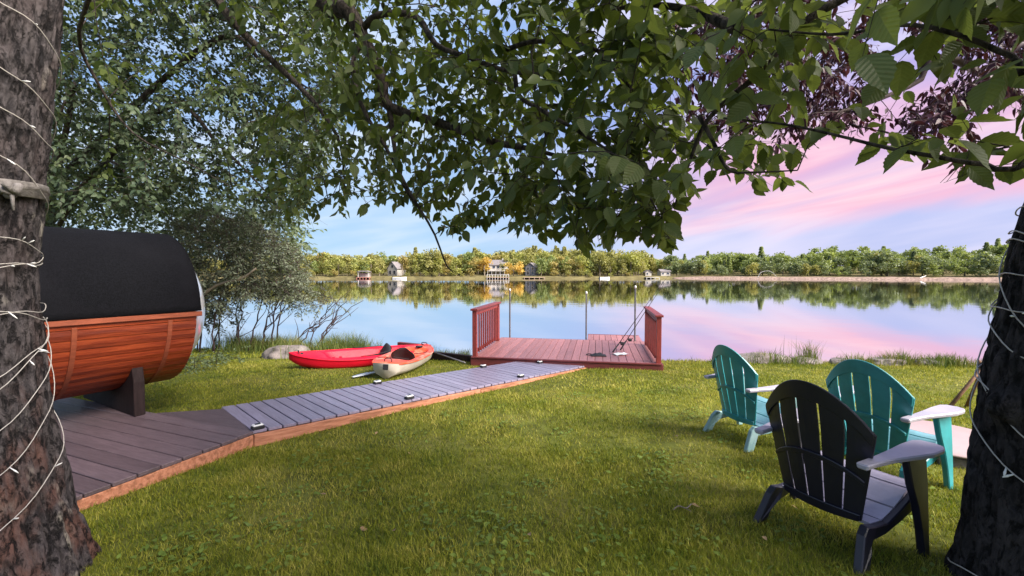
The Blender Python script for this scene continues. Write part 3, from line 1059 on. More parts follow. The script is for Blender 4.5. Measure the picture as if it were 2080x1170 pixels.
# ------------------------------------------------------------------ other trees and shrubs on the near shore
def side_tree(name, label, base, limbs, attr, wood_m, leaf_m, seed, leaf, step, tmpl, twig_len, droop, per_twig, trunk_r, keep=None, group=None, twig_r=0.004, arch=0.1):
    r = np.random.default_rng(seed)
    t = thing(name, label, 'shrub' if 'shrub' in name else 'tree', (0, 0, 0), 0, group)
    w, P, A, N, S = grow(limbs, attr, r, twig_len, step, leaf, droop, per_twig, True, twig_r, arch)
    if trunk_r:
        pts = spline(base, 14)
        MB().tube(pts, np.linspace(trunk_r, trunk_r * 0.55, 14), 14).obj('trunk', wood_m, t, smooth=True)
    finish_tree(t, 'leaf', w, (P, A, N, S), wood_m, leaf_m, keep, 0, tmpl, r, foliage='crown')
    return t


def build_side_trees():
    r = np.random.default_rng(21)

    def cloud(n, x0, x1, ylo, yhi, d0, d1):
        out = []
        while len(out) < n:
            px = r.uniform(x0, x1)
            lo, hi = ylo(px), yhi(px)
            if hi <= lo:
                continue
            out.append(at(px, r.uniform(lo, hi), r.uniform(d0, d1)))
        return np.array(out)

    # tall dark tree behind the sauna
    low = lambda px: np.interp(px, [-100, 130, 350, 480, 560, 600, 640, 760], [470, 465, 430, 420, 455, 455, 380, 120])
    a = cloud(1350, -150, 700, lambda p: -330, lambda p: low(p) - 12, 8.6, 12.5)
    b0 = np.array([-12.4, 11.6, -0.4])
    limbs = [(spline([b0, b0 + (0.2, 0, 2.4), b0 + (0.5, -.2, 5), b0 + (0.8, -.3, 8)], 16), np.linspace(.2, .06, 16)),
             (spline([b0 + (.3, 0, 3.2), at(330, 220, 10.5), at(450, 300, 10), at(560, 410, 9.6)], 14), np.linspace(.08, .012, 14)),
             (spline([b0 + (.4, 0, 4.2), at(420, 90, 10), at(540, 130, 9.6), at(660, 200, 9.4)], 14), np.linspace(.08, .012, 14)),
             (spline([b0 + (.2, 0, 3.0), at(150, 180, 10), at(110, 260, 9.6)], 10), np.linspace(.08, .012, 10)),
             (spline([b0 + (.2, 0, 2.6), at(210, 330, 9.6), at(300, 420, 9.2)], 10), np.linspace(.06, .012, 10))]
    def keep(P, A, S):
        px, py, d = seen(P)
        return py < low(px) + 8
    side_tree('tree', 'tall dark green tree rising behind the barrel sauna', [b0, b0 + (0.1, 0, 1.4), b0 + (0.2, 0, 2.4)], limbs, a, M['bark'], M['leaf_back'], 31, (0.08, 0.13), 0.058, T_LOW, (0.35, 0.85), 0.35, 4, 0.2, keep)
    # lighter tree further left
    a = cloud(420, -60, 600, lambda p: np.interp(p, [-60, 130, 300, 400], [120, 180, 300, 420]), lambda p: 520, 13, 16)
    b0 = np.array([-16.0, 15.0, -0.3])
    limbs = [(spline([b0, b0 + (0.3, 0, 2.0), b0 + (0.3, .2, 4.4), b0 + (0.5, .2, 6.2)], 14), np.linspace(.2, .05, 14))]
    side_tree('tree', 'pale green young tree behind the dark tree, above the sauna roof', [b0, b0 + (0.2, 0, 1.2), b0 + (0.3, 0, 2.0)], limbs, a, M['bark'], M['leaf_light'], 32, (0.12, 0.18), 0.10, T_LOW, (0.5, 1.0), 0.3, 3, 0.22)
    # purple-leaved tree, its trunk just outside the frame on the right
    def dens(px, py):
        g = mnoise.noise(Vector((px * 0.008, py * 0.011, 3.3)))
        return g > -0.05 + (0.16 if px < 1480 else 0)
    pts = []
    while len(pts) < 330:
        px, py = r.uniform(1370, 2250), r.uniform(-220, 300)
        lowp = np.interp(px, [1370, 1450, 1600, 1750, 1850, 1960, 2040, 2250], [200, 265, 260, 235, 250, 285, 250, 120])
        if py > lowp or not dens(px, py):
            continue
        pts.append(at(px, py, r.uniform(5.0, 7.2)))
    b0 = np.array([11.6, 7.6, -0.4])
    limbs = [(spline([b0, b0 + (-.2, 0, 2.4), b0 + (-.6, -.2, 4.4), b0 + (-1.4, -.4, 7)], 16), np.linspace(.2, .06, 16)),
             (spline([b0 + (-.4, 0, 3.2), at(1960, 130, 6.4), at(1860, 170, 6.2), at(1750, 215, 6), at(1640, 240, 5.9)], 16), np.linspace(.06, .01, 16)),
             (spline([b0 + (-.6, -.2, 4.4), at(1780, -60, 6.6), at(1610, 20, 6.2), at(1580, 110, 6.0), at(1480, 190, 5.9)], 16), np.linspace(.08, .012, 16)),
             (spline([b0 + (-.3, 0, 2.8), at(2040, 170, 6.4), at(1950, 240, 6.2), at(1880, 260, 6.2)], 12), np.linspace(.05, .01, 12))]
    side_tree('tree', 'dark purple-leaved tree hanging behind the large green leaves at upper right', [b0, b0 + (-.1, 0, 1.4), b0 + (-.2, 0, 2.4)], limbs, np.array(pts), M['twig_red'], M['leaf_purple'], 33, (0.085, 0.135), 0.036, T_SLIM, (0.2, 0.42), 0.65, 3, 0.24)

    # leaning many-stemmed shrub at the water's edge
    stems, att = [], []
    for k in range(17):
        bx = np.interp(k, [0, 16], [395, 640]) + r.uniform(-12, 12)
        Y = r.uniform(11.2, 12.6)
        base = at(bx, 700, Y)
        base[2] = ground(base[0], base[1]) - 0.05
        lean = r.uniform(0.3, 1.5) * (1.0 if k > 6 else 0.5)
        h = r.uniform(1.4, 2.9) if k < 12 else r.uniform(0.9, 1.5)
        tip = base + np.array([lean, r.uniform(-.5, .7), h])
        m1 = base + np.array([lean * 0.22 + r.uniform(-.1, .1), 0, h * 0.42])
        m2 = base + np.array([lean * 0.58 + r.uniform(-.1, .1), 0.05, h * 0.74])
        P_ = spline([base, m1, m2, tip], 14)
        P_[2:-1] += r.normal(0, .025, (11, 3))
        stems.append((P_, np.linspace(r.uniform(.016, .028), .006, 14)))
        for q_ in range(3):
            j_ = r.integers(3, 9)
            e_ = P_[j_] + np.array([r.uniform(-.2, .9), r.uniform(-.3, .3), r.uniform(.25, .8)])
            stems.append((spline([P_[j_], (P_[j_] + e_) / 2 + r.normal(0, .05, 3), e_], 7), np.linspace(.011, .004, 7)))
    top = lambda px: np.interp(px, [340, 380, 440, 520, 570, 610, 640, 700], [430, 440, 425, 450, 490, 520, 545, 600])
    bot = lambda px: np.interp(px, [340, 400, 470, 560, 620, 650, 700], [640, 640, 618, 600, 606, 612, 620])
    a = cloud(480, 345, 612, top, bot, 10.8, 13.0)
    a2 = np.array([at(r.uniform(600, 685), r.uniform(588, 622), r.uniform(11.2, 12)) for _ in range(18)])
    a3 = np.array([at(r.uniform(385, 470), r.uniform(600, 660), r.uniform(11.4, 13)) for _ in range(26)])
    side_tree('shrub', 'feathery grey-green shrub leaning over the water behind the boulder', None, stems, np.vstack([a, a2, a3]), M['twig_red'], M['leaf_shrub'], 34, (0.055, 0.095), 0.036, T_SLIM, (0.22, 0.5), 0.1, 5, 0, None, None, 0.005, 0.02)
    # thick pale leaning bough inside the shrub (an old stem)
    o = MB().tube(spline([at(395, 612, 11), at(440, 580, 10.9), at(490, 566, 10.8), at(520, 545, 10.7)], 10), np.linspace(.05, .02, 10), 8).obj('dead_branch', M['cedar_trim'], None, smooth=True)
    o.data.materials.clear()
    o.data.materials.append(M['far_trunk'])
    tag(o, 'bare pale branch lying across the grey-green lakeside shrub', 'branch')
    # low leafy bushes at the lawn edge beside the sauna
    for i, (px, py, Y, s, lab) in enumerate([(395, 735, 8.2, .26, 'low leafy plant at the lawn edge right beside the sauna'), (440, 722, 9.2, .28, 'low leafy plant in tall grass left of the boulder')]):
        b = at(px, py, Y)
        b[2] = ground(b[0], b[1])
        st = [(np.array([b, b + (0, 0, s * 0.6)]), np.array([.008, .004]))]
        aa = np.array([b + np.array([r.normal(0, s * .8), r.normal(0, s * .8), abs(r.normal(s * .5, s * .3))]) for _ in range(40)])
        side_tree('shrub', lab, None, st, aa, M['bark'], M['leaf_light'], 40 + i, (0.035, 0.06), 0.03, T_LOW, (0.08, 0.18), 0.1, 2, 0, None, None, 0.002)


build_side_trees()

# ------------------------------------------------------------------ far shore: woods, trees, houses
def far_tree_meshes():
    protos = []
    r = np.random.default_rng(5)
    for k in range(12):
        H = 1.0
        kind = k % 3                         # 0 round, 1 tall, 2 broad
        wx = (0.34, 0.24, 0.46)[kind]
        lobes = []
        for i in range(11):
            u = r.uniform(0.22, 0.92)
            ww = wx * math.sin(math.pi * min(1, 0.12 + u * 0.86)) ** 0.7
            th = r.uniform(0, 6.28)
            lobes.append((ww * 0.62 * math.cos(th), ww * 0.62 * math.sin(th), u, r.uniform(.12, .21)))
        n = 620
        P, A, N, S = [], [], [], []
        for i in range(n if k > 8 else 0):          # conifers: drooping tiers round a straight stem
            u = r.uniform(.08, 1) ** 0.8
            th, rad = r.uniform(0, 6.28), .19 * (1 - u) * r.uniform(.5, 1.1) * (1 + .3 * math.sin(u * 60)) + .006
            P.append((rad * math.cos(th), rad * math.sin(th), u * 1.05))
            A.append((math.cos(th), math.sin(th), -.5))
            N.append((0.3 * math.cos(th), .3 * math.sin(th), 1) + r.normal(0, .3, 3))
            S.append(r.uniform(.045, .08))
        for i in range(n if k <= 8 else 0):
            lx, ly, lz, lr = lobes[i % len(lobes)]
            d = norm(r.normal(0, 1, 3))
            rad = lr * r.uniform(.55, 1.08)
            P.append((lx + d[0] * rad, ly + d[1] * rad, lz + d[2] * rad * 0.85))
            A.append(norm(r.normal(0, 1, 3)))
            N.append(d + r.normal(0, .5, 3))
            S.append(r.uniform(.05, .095))
        me = leaf_mesh('far_crown', np.array(P), np.array(A), np.array(N), np.array(S), leaf_template(2, 0.42), r.uniform(0, 1, n))
        tb = MB()
        tb.tube([(0, 0, -0.04), (0.005, 0, 0.25), (0.0, 0.01, 0.6)], [.022, .016, .008], 6)
        tb.tube([(0.004, 0, 0.22), (.08, 0, 0.42), (.13, .02, .58)], [.011, .008, .004], 5)
        tb.tube([(0.004, 0, 0.25), (-.07, .03, 0.45), (-.12, .02, .6)], [.011, .008, .004], 5)
        protos.append((me, mesh(tb.v, tb.f, 'far_trunk')))
    return protos


PROTO = far_tree_meshes()
_crown_cache = {}


def far_tree(x, y, h, k, mname, label, group, name='tree', wide=1.0, trunk=True):
    key = (k, mname)
    if key not in _crown_cache:
        me = PROTO[k][0].copy()
        me.materials.append(M[mname])
        _crown_cache[key] = me
    if not PROTO[k][1].materials:
        PROTO[k][1].materials.append(M['far_trunk'])
    t = thing(name, label, 'tree', (x, y, float(far_z(x, y)) - 0.1), random.uniform(0, 6.28), group)
    t.scale = (h * wide, h * wide, h)
    link('crown', _crown_cache[key], None, t)
    if trunk:
        link('trunk', PROTO[k][1], None, t)
    return t


def px_x(px, Y):
    return (px - 1040) / F_PX * Y


def build_far_trees():
    r = random.Random(3)
    # two golden trees either side of the pale house
    for px, hh, w, lab in ((985, 6.4, 1.6, 'slender golden-orange tree left of the pale lakeside house'), (1043, 6.3, 1.45, 'round golden-orange tree between the two houses on the far shore')):
        far_tree(px_x(px, 156), 154.2, hh, 0 if px < 1000 else 2, 'tree_gold', lab, None, wide=w)
    zones = [(560, 720, 'left of the little red-floored boathouse'), (720, 800, 'around the gabled house above the boathouse'), (800, 965, 'between the gabled house and the golden trees'),
             (965, 1100, 'behind the pale house and the golden trees'), (1100, 1300, 'right of the blue-grey house'), (1300, 1366, 'around the small white cabin')]
    look = {'tree_yellow': 'yellow-green', 'tree_olive': 'olive', 'tree_green': 'mid green', 'tree_rust': 'rusty brown-green'}
    houses = [(785, 806), (1000, 1028), (1063, 1084), (1308, 1330), (1340, 1364)]
    for z0, z1, where in zones:
        px = z0
        while px < z1:
            row = r.choice((0, 0, 1))
            d = r.uniform(3.5, 8) if row == 0 else r.uniform(9, 20)
            if any(a - 7 < px < b + 7 for a, b in houses):
                d = r.uniform(16, 24)
            if z0 == 965:
                d = r.uniform(20, 30)
            Y = 150 + d
            x = px_x(px, Y)
            mname = r.choices(['tree_yellow', 'tree_olive', 'tree_green', 'tree_rust'], [4, 3, 2, 2 if px > 1100 else 1])[0]
            h = r.uniform(5.2, 8.8) * (1.05 if px > 1090 else 1) * (1 + .3 * mnoise.noise(Vector((px * .021, 1, 0))))
            if px < 640:
                h *= 0.86
            far_tree(x, far_y(x) + d, h, r.randrange(9), mname, '%s tree on the far shore %s' % (look[mname], where), '%s trees %s' % (look[mname], where), wide=r.uniform(.85, 1.25))
            px += r.uniform(5.5, 11)
    # low bushes at the waterline
    for i in range(46):
        px = r.uniform(600, 1365)
        x = px_x(px, 152)
        if any(a - 4 < px < b + 4 for a, b in houses) or 722 < px < 770 or 965 < px < 1060:
            continue
        far_tree(x, far_y(x) + r.uniform(0.8, 3), r.uniform(1.3, 2.8), r.choice((2, 5, 8)), r.choice(['tree_yellow', 'tree_olive', 'tree_rust']), 'low bush at the waterline of the far left shore', 'low bushes along the far left waterline', 'shrub', 1.3, False)
    # right-hand shore: dense woods down to the bank
    for i in range(118):
        f = i / 117.0
        x = 58 + f * 150 + r.uniform(-.6, .6)
        d = r.choice((r.uniform(2.5, 6), r.uniform(6, 14)))
        h = (r.uniform(3.2, 6.0) if d < 6 else r.uniform(5.0, 8.0)) * (1 + .3 * mnoise.noise(Vector((x * .07, 7, 0))))
        mname = r.choices(['tree_greygreen', 'tree_green', 'tree_olive'], [5, 3 if d > 6 else 1, 1])[0]
        ppx = 1040 + F_PX * x / (far_y(x) + d)
        zone = 'just right of the white cabin' if ppx < 1530 else 'behind the arching fallen branch' if ppx < 1640 else 'before the bleached driftwood' if ppx < 1850 else 'right of the bleached driftwood'
        lab = {'tree_greygreen': 'grey-green', 'tree_green': 'brighter green', 'tree_olive': 'olive'}[mname] + ' tree above the mud bank ' + zone
        lab = lab.replace(' tree', ' low tree edging the', 1).replace(' above the mud', ' mud').replace('edging the mud', 'edging the mud') if d < 6 else lab
        far_tree(x, far_y(x) + d, h * (1.04 if d > 12 else 1), r.choice((9, 10, 11)) if d > 12 else r.randrange(9), mname, lab, lab.replace(' tree ', ' trees ', 1), wide=r.uniform(.95, 1.4), trunk=d > 6)
    # the mass of woods behind: one far-off wood
    rr = np.random.default_rng(9)
    groups = {'tree_olive': [], 'tree_green': []}
    parts_v, parts_f, tints, off = {'tree_olive': [], 'tree_green': []}, {'tree_olive': [], 'tree_green': []}, {'tree_olive': [], 'tree_green': []}, {'tree_olive': 0, 'tree_green': 0}
    for i in range(900):
        x = rr.uniform(-170, 250)
        d = rr.uniform(14, 75)
        y = far_y(x) + d
        key = 'tree_olive' if x < 70 else 'tree_green'
        h = rr.uniform(5.4, 9.2) * (.86 if x > 60 else 1) * (1 + .32 * mnoise.noise(Vector((x * .05, d * .03, 2))))
        if x < -40:
            h *= 0.9
        kk = rr.integers(9) if rr.uniform() > .14 else rr.integers(9, 12)
        h *= 1.12 if kk > 8 else 1
        me = PROTO[kk][0]
        n = len(me.vertices)
        co = np.zeros(n * 3, np.float32)
        me.vertices.foreach_get('co', co)
        co = co.reshape(-1, 3)
        a = rr.uniform(0, 6.28)
        ca, sa = math.cos(a), math.sin(a)
        w = h * rr.uniform(.95, 1.4)
        V = np.stack([(co[:, 0] * ca - co[:, 1] * sa) * w + x, (co[:, 0] * sa + co[:, 1] * ca) * w + y, co[:, 2] * h + far_z(x, y)], 1)
        idx = np.zeros(len(me.loops), np.int32)
        me.loops.foreach_get('vertex_index', idx)
        parts_v[key].append(V)
        parts_f[key].append(idx.reshape(-1, 3) + off[key])
        tints[key].append(np.clip(np.repeat(rr.uniform(0, .8), n) + rr.uniform(-.2, .2, n), 0, 1))
        off[key] += n
    for key, lab in (('tree_olive', 'olive woodland rising behind the houses on the far shore'), ('tree_green', 'green woodland rising behind the mud bank')):
        o = link('woods', big_mesh(np.vstack(parts_v[key]), np.vstack(parts_f[key]), 'woods', False, np.concatenate(tints[key])), M[key])
        tag(o, lab, 'woods', kind='stuff')


build_far_trees()


def house(name, label, loc, rz, w, d, h, rh, wall_m, wins, gable_front=True, deck=False, chimney=False):
    """far house: gable faces -y when gable_front. wins: (x, z, w, h) on the front wall"""
    t = thing(name, label, 'house' if 'house' in name else 'cabin', loc, rz)
    t.scale = (.82, .82, .86)
    b = MB()
    if gable_front:
        b.prism([(-w / 2, 0), (w / 2, 0), (w / 2, h), (0, h + rh), (-w / 2, h)], 'y', 0, d)
    else:
        b.prism([(0, 0), (d, 0), (d, h), (d / 2, h + rh), (0, h)], 'x', -w / 2, w / 2)
    b.obj('wall', wall_m, t)
    o, th = 0.35, 0.16
    rf = MB()
    if gable_front:
        for s in (-1, 1):
            e = (s * (w / 2 + o), h - rh / (w / 2) * o)
            rf.prism([(0, h + rh + .03), e, (e[0], e[1] + th), (0, h + rh + th + .06)], 'y', -o, d + o)
    else:
        for e in ((-o, h - rh / (d / 2) * o), (d + o, h - rh / (d / 2) * o)):
            rf.prism([(d / 2, h + rh + .03), e, (e[0], e[1] + th), (d / 2, h + rh + th + .06)], 'x', -w / 2 - o, w / 2 + o)
    roof = rf.obj('roof', M['far_roof'], t)
    if chimney:
        MB().box((w * .2, d * .5, h + rh * .5), (w * .2 + .6, d * .5 + .6, h + rh + .9)).obj('chimney', M['far_grey'], roof)
    for (x, z, ww, hh) in wins:
        f = MB()
        q = .1
        for a, c, e, g in ((x - ww / 2 - q, z - q, x + ww / 2 + q, z), (x - ww / 2 - q, z + hh, x + ww / 2 + q, z + hh + q), (x - ww / 2 - q, z, x - ww / 2, z + hh), (x + ww / 2, z, x + ww / 2 + q, z + hh)):
            f.box((a, -.07, c), (e, -.003, g))
        fr = f.obj('window', M['far_trim'], t)
        MB().box((x - ww / 2, -.03, z), (x + ww / 2, -.004, z + hh)).obj('pane', M['far_pane'], fr)
    if deck:
        dk = MB().box((-w / 2 - .5, -2.6, 1.9), (w / 2 + .5, -.1, 2.1)).obj('balcony', M['far_trim'], t)
        p = MB()
        for i in range(6):
            x = -w / 2 - .4 + i * (w + .8) / 5
            p.box((x - .08, -2.55, 0), (x + .08, -2.4, 2.95))
        p.box((-w / 2 - .5, -2.58, 2.95), (w / 2 + .5, -2.4, 3.05))
        p.obj('railing', M['far_trim'], dk)
    return t


def gz(px, Y):
    x = px_x(px, Y)
    return (x, Y, float(far_z(x, Y)) - .1)


house('house', 'grey-roofed gabled house among the trees right of the little boathouse', gz(797, 160), R(-25), 5.2, 6, 3.2, 2.6, M['far_wall'], [(-1.2, .8, 1.2, 1.4), (1.2, .8, 1.2, 1.4), (0, 3.4, 1.1, 1.2)])
house('house', 'pale two-storey house with grey roof between the golden trees', gz(1012, 164), 0, 8.5, 7, 4.6, 2.0, M['far_wall'], [(-3, .7, 1.2, 1.5), (-1, .7, 1.2, 1.5), (1, .7, 1.2, 1.5), (3, .7, 1.2, 1.5), (-2, 2.9, 1.2, 1.3), (0, 2.9, 1.2, 1.3), (2, 2.9, 1.2, 1.3)], False, True, True)
house('house', 'blue-grey gabled house with white trim right of the round golden tree', gz(1077, 159), R(-18), 4.6, 7, 3.7, 1.7, M['far_blue'], [(-1.1, .6, 1.1, 1.4), (1.1, .6, 1.1, 1.4), (-1.1, 2.6, 1.0, 1.1), (1.1, 2.6, 1.0, 1.1)])
house('house', 'small white cabin where the far shore meets the mud bank', gz(1352, 163.5), R(6), 4.4, 4, 2.0, .8, M['far_wall'], [(-1.3, .7, .9, .8), (1.0, .7, 1.2, .8)], False)
house('house', 'little white waterside hut left of the white cabin', gz(1317, 158), 0, 2.6, 3, 1.7, .8, M['far_wall'], [(-.5, .6, .7, .8)])


def pier(label, px, Y, w, l, m, posts, rail=True, roof=None):
    x = px_x(px, Y)
    t = thing('pier' if roof is None else 'boathouse', label, 'pier' if roof is None else 'boathouse', (x, Y, WATER_Z))
    MB().box((-w / 2, -l, .38), (w / 2, 0, .52)).obj('deck', m, t)
    for i in range(posts):
        xx = -w / 2 + .1 + i * (w - .2) / (posts - 1)
        MB().box((xx - .09, -l + .05, -.6), (xx + .09, -l + .23, 1.35 if rail else .45)).obj('post', M['far_trim'] if rail else m, t)
    if rail:
        MB().box((-w / 2, -l + .06, 1.35), (w / 2, -l + .22, 1.45)).obj('rail', M['far_trim'], t)
    if roof:
        for sx in (-1, 1):
            for yy in (-l + .4, -.4):
                MB().box((sx * (w / 2 - .5) - .09, yy - .09, .52), (sx * (w / 2 - .5) + .09, yy + .09, 2.3)).obj('post', M['far_trim'], t)
        MB().prism([(-w / 2, 2.3), (w / 2, 2.3), (w / 4, 2.75), (-w / 4, 2.75)], 'y', -l, 0).obj('roof', M['far_roof'], t)
        MB().box((-w / 2 + .7, -.6, .52), (w / 2 - .7, -.5, 1.9)).obj('back_wall', M['far_wall'], t)
    return t


pier('white railed pier in front of the pale lakeside house', 1012, 151.5, 7.5, 3, M['far_wood'], 9)
pier('little boathouse with red floor at the far left waterline', 742, 150.5, 4.4, 2.4, M['boat_red'], 5, False, True)
pier('plain wooden pier below the blue-grey house', 1085, 151, 7.0, 2, M['far_wood'], 5, False)
pier('short pier below the little white hut', 1322, 152.5, 4.5, 2.4, M['far_trim'], 4, False)


def motorboat(label, px, Y, L, m, rz=0):
    t = thing('motorboat', label, 'boat', (px_x(px, Y), Y, WATER_Z), rz)
    v, f = [], []
    st = [(-.5, .36, .5), (-.2, .42, .5), (.15, .38, .52), (.38, .2, .58), (.5, .01, .66)]
    for u, b, g in st:
        x = u * L
        bb = b * L * .42
        v += [(x, -bb, g * .9), (x, -bb * .8, .0), (x, 0, -.15), (x, bb * .8, 0), (x, bb, g * .9), (x, bb * .85, g * .9 + .05), (x, 0, g * .75), (x, -bb * .85, g * .9 + .05)]
    for i in range(4):
        f += [(i * 8 + k, i * 8 + (k + 1) % 8, (i + 1) * 8 + (k + 1) % 8, (i + 1) * 8 + k) for k in range(8)]
    f += [tuple(range(8)), tuple(range(39, 31, -1))]
    MB().add(v, f).obj('hull', m, t)
    MB().add([(.05 * L, -.3, .5), (.05 * L, .3, .5), (.0, .28, .95), (.0, -.28, .95), (.08 * L, -.3, .5), (.08 * L, .3, .5)], [(0, 1, 2, 3), (4, 5, 2, 3), (0, 3, 4), (1, 5, 2)]).obj('windscreen', M['far_pane'], t)
    MB().box((-.54 * L, -.18, .1), (-.5 * L, .18, .85)).obj('outboard_motor', M['black'], t)
    return t


motorboat('small white motorboat moored right of the gabled house', 812, 149.5, 4.6, M['white'])
motorboat('white boat moored off the wooden pier', 1228, 151, 3.6, M['white'], R(12))


def driftwood():
    Y = 133
    pts = spline([(px_x(1862, Y) + dx, Y - 2, WATER_Z + z) for dx, z in ((-.9, .35), (-.3, .75), (.4, .95), (.9, 1.25))], 8)
    o = MB().tube(pts, np.linspace(.16, .07, 8), 6).obj('driftwood', M['white'])
    tag(o, 'bleached driftwood log lying on the far mud bank', 'driftwood')
    x = px_x(1535, 143)
    pts = spline([(x, 143 - 1, WATER_Z + .4), (x + 1.2, 142, WATER_Z + 2.2), (x + 4, 142, WATER_Z + 2.5), (x + 6.2, 142, WATER_Z + .7)], 16)
    o = MB().tube(pts, np.linspace(.09, .05, 16), 6).obj('fallen_branch', M['far_grey'])
    tag(o, 'pale fallen branch arching over the far mud bank', 'branch')


driftwood()

# ------------------------------------------------------------------ platform, walkway, dock
ED = np.array([0.373, 0.928])                      # platform edge direction
PC = np.array([-2.54, 4.28])                       # shared corner of platform and walkway
PLAT_Z = 0.04


def build_platform():
    rz = -math.atan2(ED[0], ED[1])
    t = thing('deck_platform', 'shaded board platform the barrel sauna stands on', 'deck', (PC[0], PC[1], PLAT_Z), rz)
    W, g = 0.155, 0.009
    y = -W / 2 - 0.002
    k = 0
    while y > -4.6:
        piece('board', (3.55, W, 0.032), M['deck_shaded'], t, (-3.55 / 2 + random.uniform(-.004, .004) + .02, y, -0.016), (0, random.uniform(-.002, .002), 0))
        y -= W + g
    # wedge board where the walkway turns off
    MB().prism([(-.03, .006), (-1.50, .006), (-1.50, .022), (-.93, .42), (-.03, .03)][:4] + [(-.05, .012)], 'z', -.032, -.004).obj('board', M['deck_shaded'], t)
    piece('fascia', (0.035, 4.6, 0.13), M['fascia'], t, (0.0, -2.3, -0.032 - 0.067), b=0.005)
    for yy in np.arange(-.3, -4.6, -.6):
        piece('joist', (3.4, 0.04, 0.09), M['dark_wood'], t, (-1.75, yy, -0.08))
    M['fascia']


build_platform()


WALK_A = np.array([-2.54, 4.28])
WALK_D = np.array([0.69, 0.724])
WALK_L, WALK_W, WALK_DROP = 5.68, 1.13, 0.235


def walk_point(s, w, up=0.0):
    """s metres along, w metres left of the near edge"""
    n = np.array([-WALK_D[1], WALK_D[0]])
    p = WALK_A + WALK_D * s + n * w
    return Vector((p[0], p[1], PLAT_Z - WALK_DROP * s / WALK_L + up))


def build_walkway():
    rz = math.atan2(WALK_D[1], WALK_D[0])
    pitch = math.atan2(WALK_DROP, WALK_L)
    t = thing('walkway', 'grey board walkway running across the lawn to the red dock', 'walkway', (WALK_A[0], WALK_A[1], PLAT_Z), 0)
    t.rotation_euler = (0, pitch, rz)
    W, g = 0.128, 0.013
    n = int(WALK_L / (W + g))
    for k in range(n):
        s = 0.07 + k * (W + g)
        piece('board', (W, WALK_W, 0.03), M['deck_skylit'], t, (s, WALK_W / 2 + random.uniform(-.005, .005), -0.013 + random.uniform(-.0015, .0015)))
    # last short pieces cut on the slant against the dock
    for k in range(4):
        s = n * (W + g) + k * (W + g)
        l = WALK_W * (1 - (k + .6) / 4.4)
        if l > .1:
            piece('board', (W, l, 0.03), M['deck_skylit'], t, (s + .07, l / 2, -0.013))
    for w, m in ((-0.016, 'fascia'), (WALK_W + .016, 'fascia')):
        for i in range(2):
            piece('fascia', (2.98 if w < 0 else 2.80, 0.032, 0.12), M[m], t, (1.5 + i * 2.99 if w < 0 else 1.42 + i * 2.81, w, -0.03 - 0.06), b=0.004)
    piece('joist', (5.6, 0.05, 0.09), M['dark_wood'], t, (2.85, WALK_W / 2, -0.078))


build_walkway()


def deck_light(label, p, rz):
    t = thing('deck_light', label, 'solar light', p, rz, None)
    MB().box((-.055, -.04, 0), (.055, .04, .028)).obj('base', M['black'], t, bevel=.006)
    MB().box((-.048, -.034, .0285), (.048, .034, .046)).obj('lens', M['white'], t, bevel=.008)
    piece('solar_panel', (.05, .04, .004), M['far_pane'], t, (0, 0, .0485), b=.001)


wz = math.atan2(WALK_D[1], WALK_D[0])
for lab, s, w in (('solar deck light on the corner where walkway and platform meet', .06, .04), ('solar deck light on the far edge of the walkway below the orange kayak', 1.95, 1.07), ('solar deck light on the near edge, second from the platform', 1.83, .06),
                  ('solar deck light on the far edge nearest the dangling paddle tip', 4.05, 1.07), ('solar deck light on the near edge below the dock post', 3.95, .06), ('solar deck light where the walkway reaches the dock', 5.2, .70)):
    deck_light(lab, walk_point(s, w, 0.004), wz)

DK_A = np.array([-0.79, 8.86])
DK_R = R(-11)
DK_W, DK_L, DK_Z = 3.62, 2.62, -0.10


